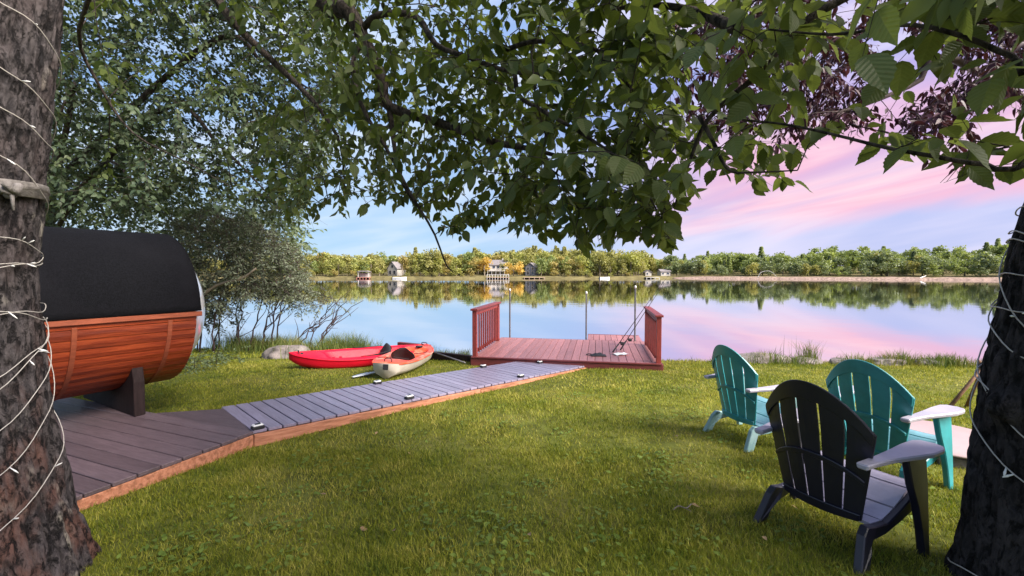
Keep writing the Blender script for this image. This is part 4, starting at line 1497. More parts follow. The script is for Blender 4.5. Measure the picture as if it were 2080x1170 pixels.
def build_dock():
    t = thing('dock', 'red wooden dock with railings on both sides at the water', 'dock', (DK_A[0], DK_A[1], DK_Z), DK_R)
    W, g = 0.143, 0.008
    n = int(DK_W / (W + g))
    for k in range(n + 1):
        x = (k + .5) * (W + g)
        if x < DK_W:
            piece('board', (W, DK_L, 0.03), M['dock_board'], t, (x, DK_L / 2 + random.uniform(-.006, .006), -0.015 + random.uniform(-.0015, .0015)))
    piece('fascia', (DK_W + .06, .035, .17), M['dock_fascia'], t, (DK_W / 2, -.026, -.117), b=.004)
    piece('trim', (DK_W + .04, .06, .028), M['dock_fascia'], t, (DK_W / 2, -.038, -.012), b=.004)
    for sx in (-.03, DK_W + .03):
        piece('side_beam', (.04, DK_L, .2), M['dock_fascia'], t, (sx, DK_L / 2, -.13), b=.004)
    piece('back_trim', (DK_W, .05, .10), M['dock_fascia'], t, (DK_W / 2, DK_L + .032, -.055), b=.004)
    for yy in (.7, 1.6, 2.5):
        piece('beam', (DK_W - .1, .08, .14), M['dark_wood'], t, (DK_W / 2, yy, -.11))
    # railings: posts, top and bottom rails, balusters
    for sx, h in ((0.04, .92), (DK_W - .04, .86)):
        top = MB().box((sx - .075, -.05, h), (sx + .075, DK_L * .82, h + .04)).obj('railing', M['dock_red'], t, bevel=.006)
        y1 = DK_L * .82 - .08
        for yy in (.03, y1):
            piece('post', (.09, .09, h + .05 if yy < 1 else h), M['dock_red'], top, (sx, yy, (h + .05) / 2 - .05 if yy < 1 else h / 2), b=.005)
        piece('rail', (.04, y1 - .12, .085), M['dock_red'], top, (sx, y1 / 2 + .03, h - .05), b=.003)
        piece('rail', (.04, y1 - .12, .07), M['dock_red'], top, (sx, y1 / 2 + .03, .09), b=.003)
        nb = 11
        for k in range(nb):
            yy = .03 + (k + 1) * y1 / (nb + 1)
            piece('baluster', (.032, .036, h - .14), M['dock_red'], top, (sx + (.04 if sx < 1 else -.04), yy, h / 2 - .01), b=.003)
    # lower float reaching further out on the right
    for k in range(9):
        piece('float_board', (W, 1.15, .03), M['dock_board'], t, (2.28 + k * (W + g), DK_L + .66, -.05))
    piece('float_fascia', (1.36, .04, .16), M['dock_fascia'], t, (2.28 + .6, DK_L + 1.27, -.11), b=.004)
    for x, y, z0, z1 in ((.22, DK_L + .10, -.9, 1.20), (2.17, DK_L + .45, -.9, 1.13), (3.36, DK_L + .02, -.9, 1.30)):
        p = MB().tube([(x, y, z0), (x, y, z1)], .021, 10).obj('pole', M['steel'], t, smooth=False)
        MB().add(*lathe([(.0, 0), (.027, .0), (.027, .05), (.018, .065), (.002, .068)], 10, x, y, z1 - .005)).obj('cap', M['white'], p, smooth=True)
    return t


dock = build_dock()


def dk(x, y, z=0.0):
    c, s = math.cos(DK_R), math.sin(DK_R)
    return Vector((DK_A[0] + c * x - s * y, DK_A[1] + s * x + c * y, DK_Z + z))


def fishing_rod(label, a, b, ln):
    t = thing('fishing_rod', label, 'fishing rod', a)
    d = (Vector(b) - Vector(a)).normalized()
    P = lambda s: d * s
    MB().tube([P(0), P(.12), P(.24)], [.016, .014, .016], 8).obj('grip', M['black'], t, smooth=True)
    pts = [P(.24 + (ln - .24) * k / 8) + Vector((0, 0, -.05 * (k / 8) ** 3)) for k in range(9)]
    MB().tube(pts, np.linspace(.0085, .0035, 9), 6).obj('blank', M['dark_wood'], t, smooth=True)
    c = P(.30) + Vector((.045, -.02, -.02))
    MB().tube([P(.29), c], .008, 5).tube([c + Vector((-.03, 0, 0)), c + Vector((.035, 0, 0))], .034, 10).tube([c + Vector((.035, 0, 0)), c + Vector((.07, 0, .05))], .006, 5).obj('reel', M['black'], t, smooth=False)
    return t


fishing_rod('dark fishing rod leaning on the right dock railing, the longer one', dk(2.78, .95, .012), dk(3.56, 1.95, .96), 2.75)
fishing_rod('fishing rod with black reel leaning beside the other by the dock pole', dk(2.95, 1.25, .012), dk(3.56, 1.75, .90), 2.0)


def small_stuff_on_dock():
    t = thing('pouch', 'flat black pouch lying on the dock boards', 'pouch', dk(2.48, .55, .003), DK_R + .1)
    v, f = [], []
    for j in range(7):
        for i in range(11):
            x, y = -.15 + .03 * i, -.11 + .036 * j
            e = min(i, 10 - i) / 5 * min(j, 6 - j) / 3
            v.append((x, y, .012 + .055 * min(1, e * 1.6) * (0.7 + .3 * math.sin(i * 1.7 + j))))
    for j in range(6):
        for i in range(10):
            f.append((j * 11 + i, j * 11 + i + 1, (j + 1) * 11 + i + 1, (j + 1) * 11 + i))
    b = len(v)
    v += [(-.15, -.11, 0), (.15, -.11, 0), (.15, .106, 0), (-.15, .106, 0)]
    f += [(b + 3, b + 2, b + 1, b), tuple(list(range(0, 11)) + [b + 1, b]), tuple([66 + i for i in range(10, -1, -1)] + [b + 3, b + 2])]
    MB().add(v, f).obj('bag', M['black'], t, smooth=True)
    MB().tube(spline([(-.14, .05, .02), (-.2, .09, .015), (-.24, .03, .012), (-.19, -.05, .015), (-.13, -.06, .02)], 12), .008, 5).obj('loop', M['black'], t, smooth=True)
    v, f = [], []
    for j in range(5):
        for i in range(7):
            v.append((-.15 + .05 * i, -.10 + .05 * j, .006 + .018 * abs(math.sin(i * .9 + j * .5))))
    for j in range(4):
        for i in range(6):
            f.append((j * 7 + i, j * 7 + i + 1, (j + 1) * 7 + i + 1, (j + 1) * 7 + i))
    o = MB().add(v, f).obj('paper_sheet', M['paper'], None, smooth=True, loc=dk(2.93, .75, .003), rot=(0, 0, .35))
    tag(o, 'crumpled white paper sheet lying right of the black pouch', 'paper')


small_stuff_on_dock()


def timber():
    a, b = at(808, 716, 10.3), at(957, 742, 9.35)
    a, b = Vector(a), Vector(b)
    a.z, b.z = float(ground(a.x, a.y)) + .02, float(ground(b.x, b.y)) + .02
    c, d = (a + b) / 2, b - a
    t = thing('retaining_timber', 'dark timber edging between the kayaks and the dock', 'timber', c, math.atan2(d.y, d.x))
    piece('beam', (d.length, .09, .20), M['dark_wood'], t, (0, 0, .06), b=.008)
    piece('beam', (d.length * .45, .10, .14), M['dock_fascia'], t, (-d.length * .26, .0, .232), b=.008)
    piece('stake', (.06, .06, .34), M['dark_wood'], t, (-d.length * .4, -.08, .08))


timber()

# ------------------------------------------------------------------ barrel sauna
def build_sauna():
    ang = R(30)
    c0 = np.array([-4.43, 5.5])
    t = thing('barrel_sauna', 'round red cedar barrel sauna with black roof on the left', 'sauna', (c0[0], c0[1], PLAT_Z), -ang)
    Rr, cz, L = 0.90, 1.11, 2.45
    n = 27
    for k in range(n):
        a0, a1 = math.pi + math.pi * k / n + .004, math.pi + math.pi * (k + 1) / n - .004
        v = []
        for y in (-L, 0.04 if k % 1 == 0 else 0):
            for rr, a in ((Rr, a0), (Rr + .004, (a0 + a1) / 2), (Rr, a1), (Rr - .04, a1), (Rr - .04, a0)):
                v.append((rr * math.cos(a), y, cz + rr * math.sin(a)))
        f = [(0, 1, 2, 3, 4), (9, 8, 7, 6, 5)] + [(i, (i + 1) % 5, 5 + (i + 1) % 5, 5 + i) for i in range(5)]
        MB().add(v, f).obj('stave', M['cedar'], t)
    # roof felt, a slightly lumpy half shell
    v, f = [], []
    nn, mm = 40, 26
    for j in range(mm + 1):
        for k in range(nn + 1):
            a = math.pi * k / nn
            y = -L - .05 + (L + .13) * j / mm
            rr = Rr + .022 + .006 * mnoise.noise(Vector((3 * math.cos(a), y * 2, 3 * math.sin(a))))
            if k in (0, nn):
                rr += .012
            v.append((rr * math.cos(a), y, cz + rr * math.sin(a) + (.004 if k in (0, nn) else 0)))
    off = len(v)
    for j in range(mm + 1):
        for k in range(nn + 1):
            a = math.pi * k / nn
            y = -L - .05 + (L + .13) * j / mm
            v.append(((Rr + .004) * math.cos(a), y, cz + (Rr + .004) * math.sin(a)))
    w = nn + 1
    for j in range(mm):
        for k in range(nn):
            f.append((j * w + k, j * w + k + 1, (j + 1) * w + k + 1, (j + 1) * w + k))
            f.append((off + j * w + k, off + (j + 1) * w + k, off + (j + 1) * w + k + 1, off + j * w + k + 1))
        for k in (0, nn):
            f.append((j * w + k, (j + 1) * w + k, off + (j + 1) * w + k, off + j * w + k))
    for j in (0, mm):
        f += [(j * w + k, j * w + k + 1, off + j * w + k + 1, off + j * w + k) for k in range(nn)]
    MB().add(v, f).obj('roof', M['felt'], t, smooth=True)
    for s in (-1, 1):
        piece('trim', (.03, L + .12, .055), M['cedar_trim'], t, (s * (Rr + .012), -L / 2 + .03, cz - .032), b=.006)
    # vertical hoops
    for y in (-.22, -1.0, -1.9):
        v, f = [], []
        m = 44
        for k in range(m + 1):
            a = math.pi + .09 + (math.pi - .18) * k / m
            for rr, yy in ((Rr + .003, y - .022), (Rr + .012, y - .019), (Rr + .012, y + .019), (Rr + .003, y + .022)):
                v.append((rr * math.cos(a), yy, cz + rr * math.sin(a)))
        for k in range(m):
            f += [(k * 4 + i, k * 4 + i + 1, k * 4 + 5 + i, k * 4 + 4 + i) for i in range(3)]
        MB().add(v, f).obj('hoop', M['cedar_trim'], t, smooth=False)
    # ends: recessed wall, ring and bubble window at the lake end, boarded wall and door at the other
    for y, nm in ((-.06, 'end_wall'), (-L + .08, 'end_wall')):
        e = MB().add(*[(lambda vv, ff: ([(p[0], p[2], p[1] + cz) for p in vv], ff))(*lathe([(Rr - .045, -.02), (Rr - .045, .02)], 40))][0]).obj(nm, M['cedar'], t, loc=(0, y, 0))
        if y < -1:
            piece('door', (.62, .03, 1.45), M['far_pane'], t, (0, y - .04, cz + .02))
    v, f = [], []
    m, q = 48, 12
    for j in range(q + 1):
        ph = math.pi / 2 * j / q
        for k in range(m):
            a = 2 * math.pi * k / m
            v.append((.80 * math.cos(ph) * math.cos(a), .45 * math.sin(ph) - .03, cz + .80 * math.cos(ph) * math.sin(a)))
    for j in range(q):
        for k in range(m):
            f.append((j * m + k, j * m + (k + 1) % m, (j + 1) * m + (k + 1) % m, (j + 1) * m + k))
    MB().add(v, f).obj('bubble_window', M['bubble'], t, smooth=True)
    ring = []
    v, f = [], []
    for k in range(m + 1):
        a = 2 * math.pi * k / m
        for rr, y in ((.79, .0), (.79, .05), (.86, .05), (.86, .0)):
            v.append((rr * math.cos(a), y, cz + rr * math.sin(a)))
    for k in range(m):
        f += [(k * 4 + i, k * 4 + (i + 1) % 4, k * 4 + 4 + (i + 1) % 4, k * 4 + 4 + i) for i in range(4)]
    MB().add(v, f).obj('window_ring', M['cedar_trim'], t)
    # cradles
    for y in (-.45, -1.95):
        poly = [(-.72, 0), (.72, 0), (.72, .37)]
        for k in range(13):
            a = R(-40 - 100 * k / 12)
            poly.append((Rr * 1.002 * math.cos(a), cz + Rr * 1.008 * math.sin(a)))
        poly.append((-.72, .37))
        MB().prism(poly, 'y', y - .05, y + .05).obj('cradle', M['dark_wood'], t, bevel=.006)  # wood kept near black, painting in the deep shadow under the barrel
    return t


build_sauna()

# ------------------------------------------------------------------ plastic lounge chairs
def chair_mesh_back():
    edges = [-1, -.6, -.2, .2, .6, 1]
    def pos(fr, u):
        T = .51 + .255 * (1 - abs(fr) ** 2.1)
        tt = u * T
        hw = .205 + .085 * min(1, tt / .50) - .006 * max(0, (tt - .50) / .25)
        s = fr * hw
        bow = .075 * fr * fr * (0.5 + tt)
        return s, tt, bow
    return edges, pos


def back_to_local(s, tt, off):
    """back plane: bottom (y .27, z .20), leaning back"""
    lean = R(12)
    return (s, .19 - tt * math.sin(lean) + off * math.cos(lean), .20 + tt * math.cos(lean) + off * math.sin(lean))


def make_chair(label, m, seat_skylit, loc, heading, group, size, legs=None):
    legs = legs or m
    t = thing('lounge_chair', label, 'chair', loc, heading - math.pi / 2, group)
    t.scale = (size,) * 3
    edges, pos = chair_mesh_back()
    TH = .013

    def sheet(fr0, fr1, u0, u1, nu, nf, th, off0, name, both=None):
        v, f = [], []
        for lay, o in ((0, off0), (1, off0 - th)):
            for j in range(nu + 1):
                for i in range(nf + 1):
                    fr = fr0 + (fr1 - fr0) * i / nf
                    u = u0 + (u1 - u0) * j / nu
                    s, tt, bow = pos(fr, u)
                    v.append(back_to_local(s, tt, o + bow))
        w = nf + 1
        L = w * (nu + 1)
        for j in range(nu):
            for i in range(nf):
                f.append((j * w + i, j * w + i + 1, (j + 1) * w + i + 1, (j + 1) * w + i))
                f.append((L + j * w + i, L + (j + 1) * w + i, L + (j + 1) * w + i + 1, L + j * w + i + 1))
        for j in range(nu):
            for i in (0, nf):
                f.append((j * w + i, (j + 1) * w + i, L + (j + 1) * w + i, L + j * w + i))
        for i in range(nf):
            for j in (0, nu):
                f.append((j * w + i, j * w + i + 1, L + j * w + i + 1, L + j * w + i))
        o = MB().add(v, f).obj(name, m, t, smooth=False, bevel=.003)
        return o

    g = .019
    for k in range(5):
        a, b = edges[k] + (g if k else 0), edges[k + 1] - (g if k < 4 else 0)
        sheet(a, b, 0, .985, 14, 3, TH, 0, 'back_slat')
    sheet(-.985, .985, .86, 1.0, 3, 28, .010, -TH - .001, 'back_rim')
    sheet(-.97, .97, .415, .455, 1, 14, .012, -TH - .001, 'back_rib')
    sheet(-.97, .97, .0, .075, 1, 14, .010, -TH - .001, 'back_rib')
    # seat slats follow a dished curve from the back down to the rolled front edge
    prof = spline([(.24, .205), (.34, .205), (.46, .255), (.58, .325), (.66, .345), (.70, .325)], 22)
    for k in range(5):
        i0 = int(k * 21 / 5 + .5)
        i1 = int((k + 1) * 21 / 5 + .5)
        seg = prof[i0:i1 + 1].copy()
        if k < 4:
            seg[-1] = seg[-1] + (seg[-2] - seg[-1]) * .38
        v, f = [], []
        for (y, z) in seg:
            hw = .235 + .035 * (y - .24) / .46
            for x, dz in ((-hw, 0), (-hw * .5, -.006), (hw * .5, -.006), (hw, 0), (hw, -.018), (-hw, -.018)):
                v.append((x, y, z + dz))
        for j in range(len(seg) - 1):
            f += [(j * 6 + i, j * 6 + (i + 1) % 6, (j + 1) * 6 + (i + 1) % 6, (j + 1) * 6 + i) for i in range(6)]
        f += [(0, 1, 2, 3, 4, 5), tuple(len(v) - 6 + i for i in range(5, -1, -1))]
        MB().add(v, f).obj('seat_slat', seat_skylit, t)  # seat slats use the copy with sky reflection painted in
    for s in (-1, 1):
        # side rail with rear leg: one moulded piece
        poly = [(.69, .33), (.60, .315), (.46, .245), (.34, .195), (.24, .20), (.16, .215), (.12, .18), (.035, 0), (.12, 0), (.16, .085), (.20, .13), (.32, .14), (.45, .175), (.57, .215), (.67, .255)]
        b = MB()
        nP = len(poly)
        v = []
        for x_in, sh in ((.222, 0), (.264, 0)):
            for (y, z) in poly:
                spl = .03 * max(0, (.2 - z) / .2) if y < .2 else .035 * max(0, (y - .2) / .5)
                v.append((s * (x_in + spl), y, z))
        f = [tuple(range(nP)), tuple(range(2 * nP - 1, nP - 1, -1))] + [(i, (i + 1) % nP, nP + (i + 1) % nP, nP + i) for i in range(nP)]
        b.add(v, f)
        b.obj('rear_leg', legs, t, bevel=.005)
        # front leg: broad moulded panel tapering to the foot
        b = MB()
        ol = [(.40, .545), (.60, .545), (.602, .36), (.595, .18), (.585, 0), (.53, 0), (.515, .14), (.485, .28), (.435, .40)]
        nP = len(ol)
        v = []
        for d in (.0, .038):
            for (y, z) in ol:
                spl = .055 * (1 - z / .545)
                v.append((s * (.292 + d + spl * .6), y, z))
        f = [tuple(range(nP)), tuple(range(2 * nP - 1, nP - 1, -1))] + [(i, (i + 1) % nP, nP + (i + 1) % nP, nP + i) for i in range(nP)]
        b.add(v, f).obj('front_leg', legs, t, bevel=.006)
        # arm: paddle-shaped, wide at the front, narrowing to the back
        b = MB()
        ol = [(.245, .05), (.25, .20), (.25, .36), (.245, .50), (.25, .62), (.275, .665), (.34, .675), (.385, .655), (.405, .60), (.40, .50), (.365, .38), (.33, .26), (.31, .14), (.305, .05)]
        nP = len(ol)
        v = []
        for dz in (0, -.030):
            for (x, y) in ol:
                ins = 0 if dz == 0 else .006
                v.append((s * (x + (ins if x < .3 else -ins)), y, .578 + .018 * max(0, min(1, (y - .1) / .5)) + dz))
        f = [tuple(range(nP)), tuple(range(2 * nP - 1, nP - 1, -1))] + [(i, (i + 1) % nP, nP + (i + 1) % nP, nP + i) for i in range(nP)]
        b.add(v, f).obj('arm', M['arm_skylit'], t, bevel=.007)
    return t


def on_ground(x, y, dz=0.0):
    return (x, y, float(ground(x, y)) + dz)


make_chair('black plastic lounge chair, nearest of the three on the lawn', M['black_plastic'], M['black_skylit'], on_ground(1.73, 2.63), R(27), 'plastic lounge chairs round the fire pit', 1.09)
make_chair('teal plastic lounge chair standing right, beside the dark tree trunk', M['teal'], M['teal_skylit'], on_ground(2.72, 3.47), R(26), 'plastic lounge chairs round the fire pit', 1.06)
make_chair('teal plastic lounge chair standing furthest left, nearest the dock', M['teal'], M['teal_skylit'], on_ground(2.10, 4.42), R(16), 'plastic lounge chairs round the fire pit', 1.04, M['teal_pale'])


def build_fire_pit():
    x, y = 4.12, 4.2
    t = thing('fire_pit', 'low round fire pit with sky-pink lid behind the teal chair', 'fire pit', on_ground(x, y))
    n = 13
    for k in range(n):
        a0, a1 = 2 * math.pi * k / n + .03, 2 * math.pi * (k + 1) / n - .03
        v = []
        for z in (-.03, .10):
            for rr, a in ((.36, a0), (.36, a1), (.52, a1), (.52, a0)):
                v.append((rr * math.cos(a), rr * math.sin(a), z + random.uniform(-.006, .006)))
        MB().add(v, [(3, 2, 1, 0), (4, 5, 6, 7), (0, 1, 5, 4), (1, 2, 6, 5), (2, 3, 7, 6), (3, 0, 4, 7)]).obj('stone', M['stone_grey'], t, bevel=.015)
    MB().add(*lathe([(.50, .104), (.535, .108), (.54, .118), (.52, .126), (.25, .133), (.01, .136)], 40)).obj('lid', M['lid_sky_pink'], t, smooth=True)
    # small three-legged wooden stand beyond
    top = np.array([5.68, 5.3, .46])
    s = thing('tripod_stand', 'small wooden three-legged stand on the grass behind the right trunk', 'tripod', on_ground(5.6, 5.35))
    o = np.array(s.location)
    for fx, fy in ((5.24, 5.35), (5.95, 4.95), (5.95, 5.75)):
        f = np.array(on_ground(fx, fy, -.02))
        e = top + (top - f) * .1
        MB().tube([f - o, (f + e) / 2 - o, e - o], [.022, .02, .018], 8).obj('leg', M['pole_wood'], s, smooth=True)
    MB().add(*lathe([(.03, -.03), (.045, -.01), (.045, .02), (.02, .05), (.005, .055)], 10, *(top - o))).obj('binding', M['black'], s, smooth=True)


build_fire_pit()

# ------------------------------------------------------------------ kayaks and paddles
def kayak(label, loc, rz, L, B, hull_m, deck_m, transom=False, roll=0.0, pitch=0.0):
    t = thing('kayak', label, 'kayak', loc, rz)
    t.rotation_euler = (pitch, roll, rz)
    n, BOW = 36, (.05 if transom else .12)
    hv, hf, dv, df = [], [], [], []

    def beam(u):                        # u -1 stern .. 1 bow
        e = abs(u)
        if u < 0 and transom:
            return B / 2 * (1 - .42 * e ** 3.2)
        return B / 2 * max(.012, (1 - e ** 2.3)) ** .72
    for i in range(n + 1):
        u = -1 + 2 * i / n
        y = u * L / 2
        b = beam(u)
        keel = .26 * abs(u) ** 5 if not (transom and u < 0) else .03 * abs(u) ** 3
        gun = .26 + BOW * abs(u) ** 2.5 * (1 if u > 0 else .5)
        for k in range(11):
            a = math.pi * k / 10
            cx, cz = math.cos(a), math.sin(a)
            x = b * cx * (1 - (.36 if transom else .2) * cz ** 2)
            z = gun - (gun - keel) * abs(cz) ** .62
            hv.append((x, y, z + (.018 * math.exp(-((abs(x) - b * .45) / .05) ** 2) if b > .2 else 0)))
        cock = max(0, 1 - ((u + .05) / .62) ** 6) if abs(u + .05) < .62 else 0
        foot = 0.3 * math.sin(u * 26) * .02 if .1 < u < .5 else 0
        crown = .055 * (1 - abs(u)) + .015
        for fr in (1, .93, .80, .66, .60, .42, .2, 0, -.2, -.42, -.60, -.66, -.80, -.93, -1):
            e = abs(fr)
            zc = gun + crown * (1 - e ** 2)
            z = zc
            if e <= .66:
                dep = {.66: .25, .60: .8, .42: 1.0, .2: 1.0, 0: 1.0}[e]
                z = zc * (1 - cock) + cock * (gun + .03 - dep * .19 + foot)
            elif e < 1:
                z = zc + cock * .012
            dv.append((fr * b * (1.012 if e == 1 else 1), y, z))
    for i in range(n):
        hf += [(i * 11 + k, i * 11 + k + 1, (i + 1) * 11 + k + 1, (i + 1) * 11 + k) for k in range(10)]
        df += [(i * 15 + k, i * 15 + k + 1, (i + 1) * 15 + k + 1, (i + 1) * 15 + k) for k in range(14)]
    hf += [tuple(range(11)), tuple(range(n * 11 + 10, n * 11 - 1, -1))]
    df += [tuple(range(15)), tuple(range(n * 15 + 14, n * 15 - 1, -1))]
    MB().add(hv, hf).obj('hull', hull_m, t, smooth=True)
    d = MB().add(dv, df).obj('deck', deck_m, t, smooth=True)
    # rub rail along the gunwale
    for s in (-1, 1):
        pts = [(s * (beam(-1 + 2 * i / n) + .004), (-1 + 2 * i / n) * L / 2, .26 + BOW * abs(-1 + 2 * i / n) ** 2.5 * (1 if i > n / 2 else .5)) for i in range(n + 1)]
        MB().tube(pts, .014, 6).obj('rim', deck_m, t, smooth=True)
    # seat and folded backrest
    seat_y = -.28 if not transom else -.22
    b = MB()
    v, f = [], []
    for j in range(7):
        for i in range(9):
            fx = (i - 4) / 4
            fz = j / 6
            wd = .225 * math.sqrt(max(.05, 1 - (fz - .45) ** 2 * 2.2))
            v.append((fx * wd, seat_y - .10 - .12 * fz + .05 * (1 - fx * fx), .17 + .27 * fz - .05 * fx * fx * fz))
    off = len(v)
    v += [(x, y - .03, z) for x, y, z in v]
    for j in range(6):
        for i in range(8):
            f.append((j * 9 + i, j * 9 + i + 1, (j + 1) * 9 + i + 1, (j + 1) * 9 + i))
            f.append((off + j * 9 + i, off + (j + 1) * 9 + i, off + (j + 1) * 9 + i + 1, off + j * 9 + i + 1))
        for i in (0, 8):
            f.append((j * 9 + i, (j + 1) * 9 + i, off + (j + 1) * 9 + i, off + j * 9 + i))
    for i in range(8):
        for j in (0, 6):
            f.append((j * 9 + i, j * 9 + i + 1, off + j * 9 + i + 1, off + j * 9 + i))
    st = MB().add(v, f).obj('seat_back', M['black'], t, smooth=True)
    MB().box((-.19, seat_y - .09, .13), (.19, seat_y + .24, .16)).obj('seat', M['black'], t, bevel=.01)
    for s in (-1, 1):
        MB().tube(spline([(s * .2, seat_y - .15, .33), (s * .27, seat_y + .1, .31), (s * B * .40, seat_y + .42, .30)], 8), .008, 5).obj('strap', M['black'], t, smooth=True)
    # round hatch on the front deck
    hy = .62 if transom else .95
    MB().add(*lathe([(.075, 0), (.08, .008), (.07, .018), (.03, .02), (.004, .02)], 16, 0, L / 2 * hy * .92, .345 if not transom else .318)).obj('hatch', M['black'], t, smooth=False)
    # carry handles
    for y, z in ((L / 2 - .16, .34 if transom else .39), (-L / 2 + .10, .33)):
        MB().tube(spline([(-.06, y, z - .03), (-.05, y, z + .02), (.05, y, z + .02), (.06, y, z - .03)], 8), .009, 5).obj('handle', M['black'], t, smooth=True)
    if transom:
        MB().box((-.045, -L / 2 - .014, .18), (.045, -L / 2 - .004, .27)).obj('drain_plate', M['black'], t, bevel=.004)
        MB().tube(spline([(-.28, -L / 2 + .38, .315), (0, -L / 2 + .30, .345), (.28, -L / 2 + .38, .315)], 8), .007, 5).obj('bungee', M['black'], t, smooth=True)
    else:
        for k in range(3):
            MB().tube(spline([(-.10 - .0 * k, .42 + k * .13, .19), (0, .46 + k * .13, .215), (.10, .42 + k * .13, .19)], 6), .022, 6).obj('foot_ridge', deck_m, t, smooth=True)
    return t


# bow of the red one points at the camera's left; the orange one's square stern faces the camera
rx, ry = -3.04, 9.0
kayak('long red kayak lying on the grass nearest the boulder', on_ground(rx, ry, -.02), math.atan2(-1.36, -2.05) - math.pi / 2 + 0 * math.pi, 2.75, .76, M['kayak_red'], M['kayak_red'], False, -0.13, 0.02)
kayak('orange and cream kayak with square stern lying left of the dock', on_ground(-2.03, 8.6, .0), R(-3), 2.7, .76, M['kayak_cream'], M['kayak_orange'], True, 0.05, -.055)


def paddle(label, a, b, shaft_m, blade_m, blade_end=(True, True)):
    a, b = Vector(a), Vector(b)
    t = thing('paddle', label, 'paddle', a)
    d = b - a
    L = d.length
    d.normalize()
    MB().tube([d * .2, d * (L - .2)], .016, 8).obj('shaft', shaft_m, t, smooth=True)
    side = d.cross(Vector((0, 0, 1))).normalized()
    up = side.cross(d)
    for on, o, s in ((blade_end[0], d * 0.0, 1), (blade_end[1], d * L, -1)):
        if not on:
            continue
        v, f = [], []
        for j in range(9):
            u = j / 8
            w = .085 * math.sin(math.pi * min(1, .12 + u * .80)) ** .6
            c = o + d * s * (u * .46)
            for k, q in enumerate((-1, -.4, .4, 1)):
                v.append(c + side * w * q * (1 - .08 * (q > 0)) + up * (.012 * q * q))
            v.append(c + up * -.008)
        for j in range(8):
            for k in range(3):
                f.append((j * 5 + k, j * 5 + k + 1, (j + 1) * 5 + k + 1, (j + 1) * 5 + k))
            f.append((j * 5 + 3, j * 5 + 4, (j + 1) * 5 + 4, (j + 1) * 5 + 3))
            f.append((j * 5 + 4, j * 5 + 0, (j + 1) * 5, (j + 1) * 5 + 4))
        MB().add(v, f).obj('blade', blade_m, t, smooth=True)
    return t


pa = Vector(on_ground(-2.65, 7.35, .03))
pb = Vector(on_ground(-1.75, 8.9, .10))
paddle('white-bladed paddle on the grass, tucked under the orange kayak', pa, pb, M['paper'], M['paper'], (True, False))
pa2, pb2 = Vector(at(842, 702, 9.9)), Vector(at(960, 748, 8.75))
pb2.z = float(ground(pb2.x, pb2.y)) + .02
paddle('grey-shafted paddle propped from the orange kayak down to the grass', pa2, pb2, M['steel'], M['steel'], (True, False))


# ------------------------------------------------------------------ boulders
def boulder(name, label, loc, s, seed, squash=.6, group=None):
    bm = bmesh.new()
    bmesh.ops.create_icosphere(bm, subdivisions=4, radius=1)
    for v in bm.verts:
        p = v.co.copy()
        n = mnoise.noise(p * 1.1 + Vector((seed, 0, 0))) * .35 + mnoise.noise(p * 2.7 + Vector((0, seed, 0))) * .14 + mnoise.noise(p * 7 + Vector((0, seed, 2))) * .035
        v.co = Vector((p.x * s[0], p.y * s[1], p.z * s[2])) * (1 + n)
        if v.co.z > s[2] * squash:
            v.co.z = s[2] * squash + (v.co.z - s[2] * squash) * .35
    me = bpy.data.meshes.new(name)
    bm.to_mesh(me)
    bm.free()
    me.polygons.foreach_set('use_smooth', [True] * len(me.polygons))
    o = link(name, me, M['rock'], None, loc)
    return tag(o, label, 'rock', group)


boulder('boulder', 'pinkish grey boulder in the grass left of the red kayak', on_ground(-5.35, 10.4, .05), (.50, .34, .34), 1.3)
boulder('boulder', 'flat grey boulder at the shore behind the teal chairs', on_ground(5.25, 9.35, -.02), (.62, .3, .30), 4.2, .5)
for i, (x, y, s, lab) in enumerate(((6.15, 9.25, .30, 'low grey rock just right of the flat shore boulder'), (6.9, 9.2, .26, 'small grey rock in shore grass behind the near teal chair'), (7.7, 9.05, .34, 'grey shore rock left of the dark trunk'), (8.4, 8.9, .28, 'last grey shore rock beside the dark trunk'))):
    boulder('rock', lab, on_ground(x, y, .02), (s, s * .7, s * .55), 7.7 + i * 3.1, .5)

# ------------------------------------------------------------------ grass
def blades(P, h, w, lean, r, bend=True):
    n = len(P)
    th = r.uniform(0, 2 * np.pi, n)
    sd = np.stack([np.cos(th), np.sin(th), np.zeros(n)], 1)
    ph = r.uniform(0, 2 * np.pi, n)
    ld = np.stack([np.cos(ph), np.sin(ph), np.zeros(n)], 1) * (lean * h)[:, None]
    up = np.array([0, 0, 1.0])
    b0, b1 = P - sd * (w / 2)[:, None], P + sd * (w / 2)[:, None]
    mid = P + up * (h * .62)[:, None] + ld * .38
    m0, m1 = mid - sd * (w * .38)[:, None], mid + sd * (w * .38)[:, None]
    tip = P + up * h[:, None] + ld
    if bend:
        V = np.stack([b0, b1, m1, m0, tip], 1).reshape(-1, 3)
        k = (np.arange(n) * 5)[:, None, None]
        T = (np.array([[0, 1, 2], [0, 2, 3], [3, 2, 4]])[None] + k).reshape(-1, 3)
        return V, T, 5
    V = np.stack([b0, b1, tip], 1).reshape(-1, 3)
    T = np.arange(n * 3).reshape(-1, 3)
    return V, T, 3


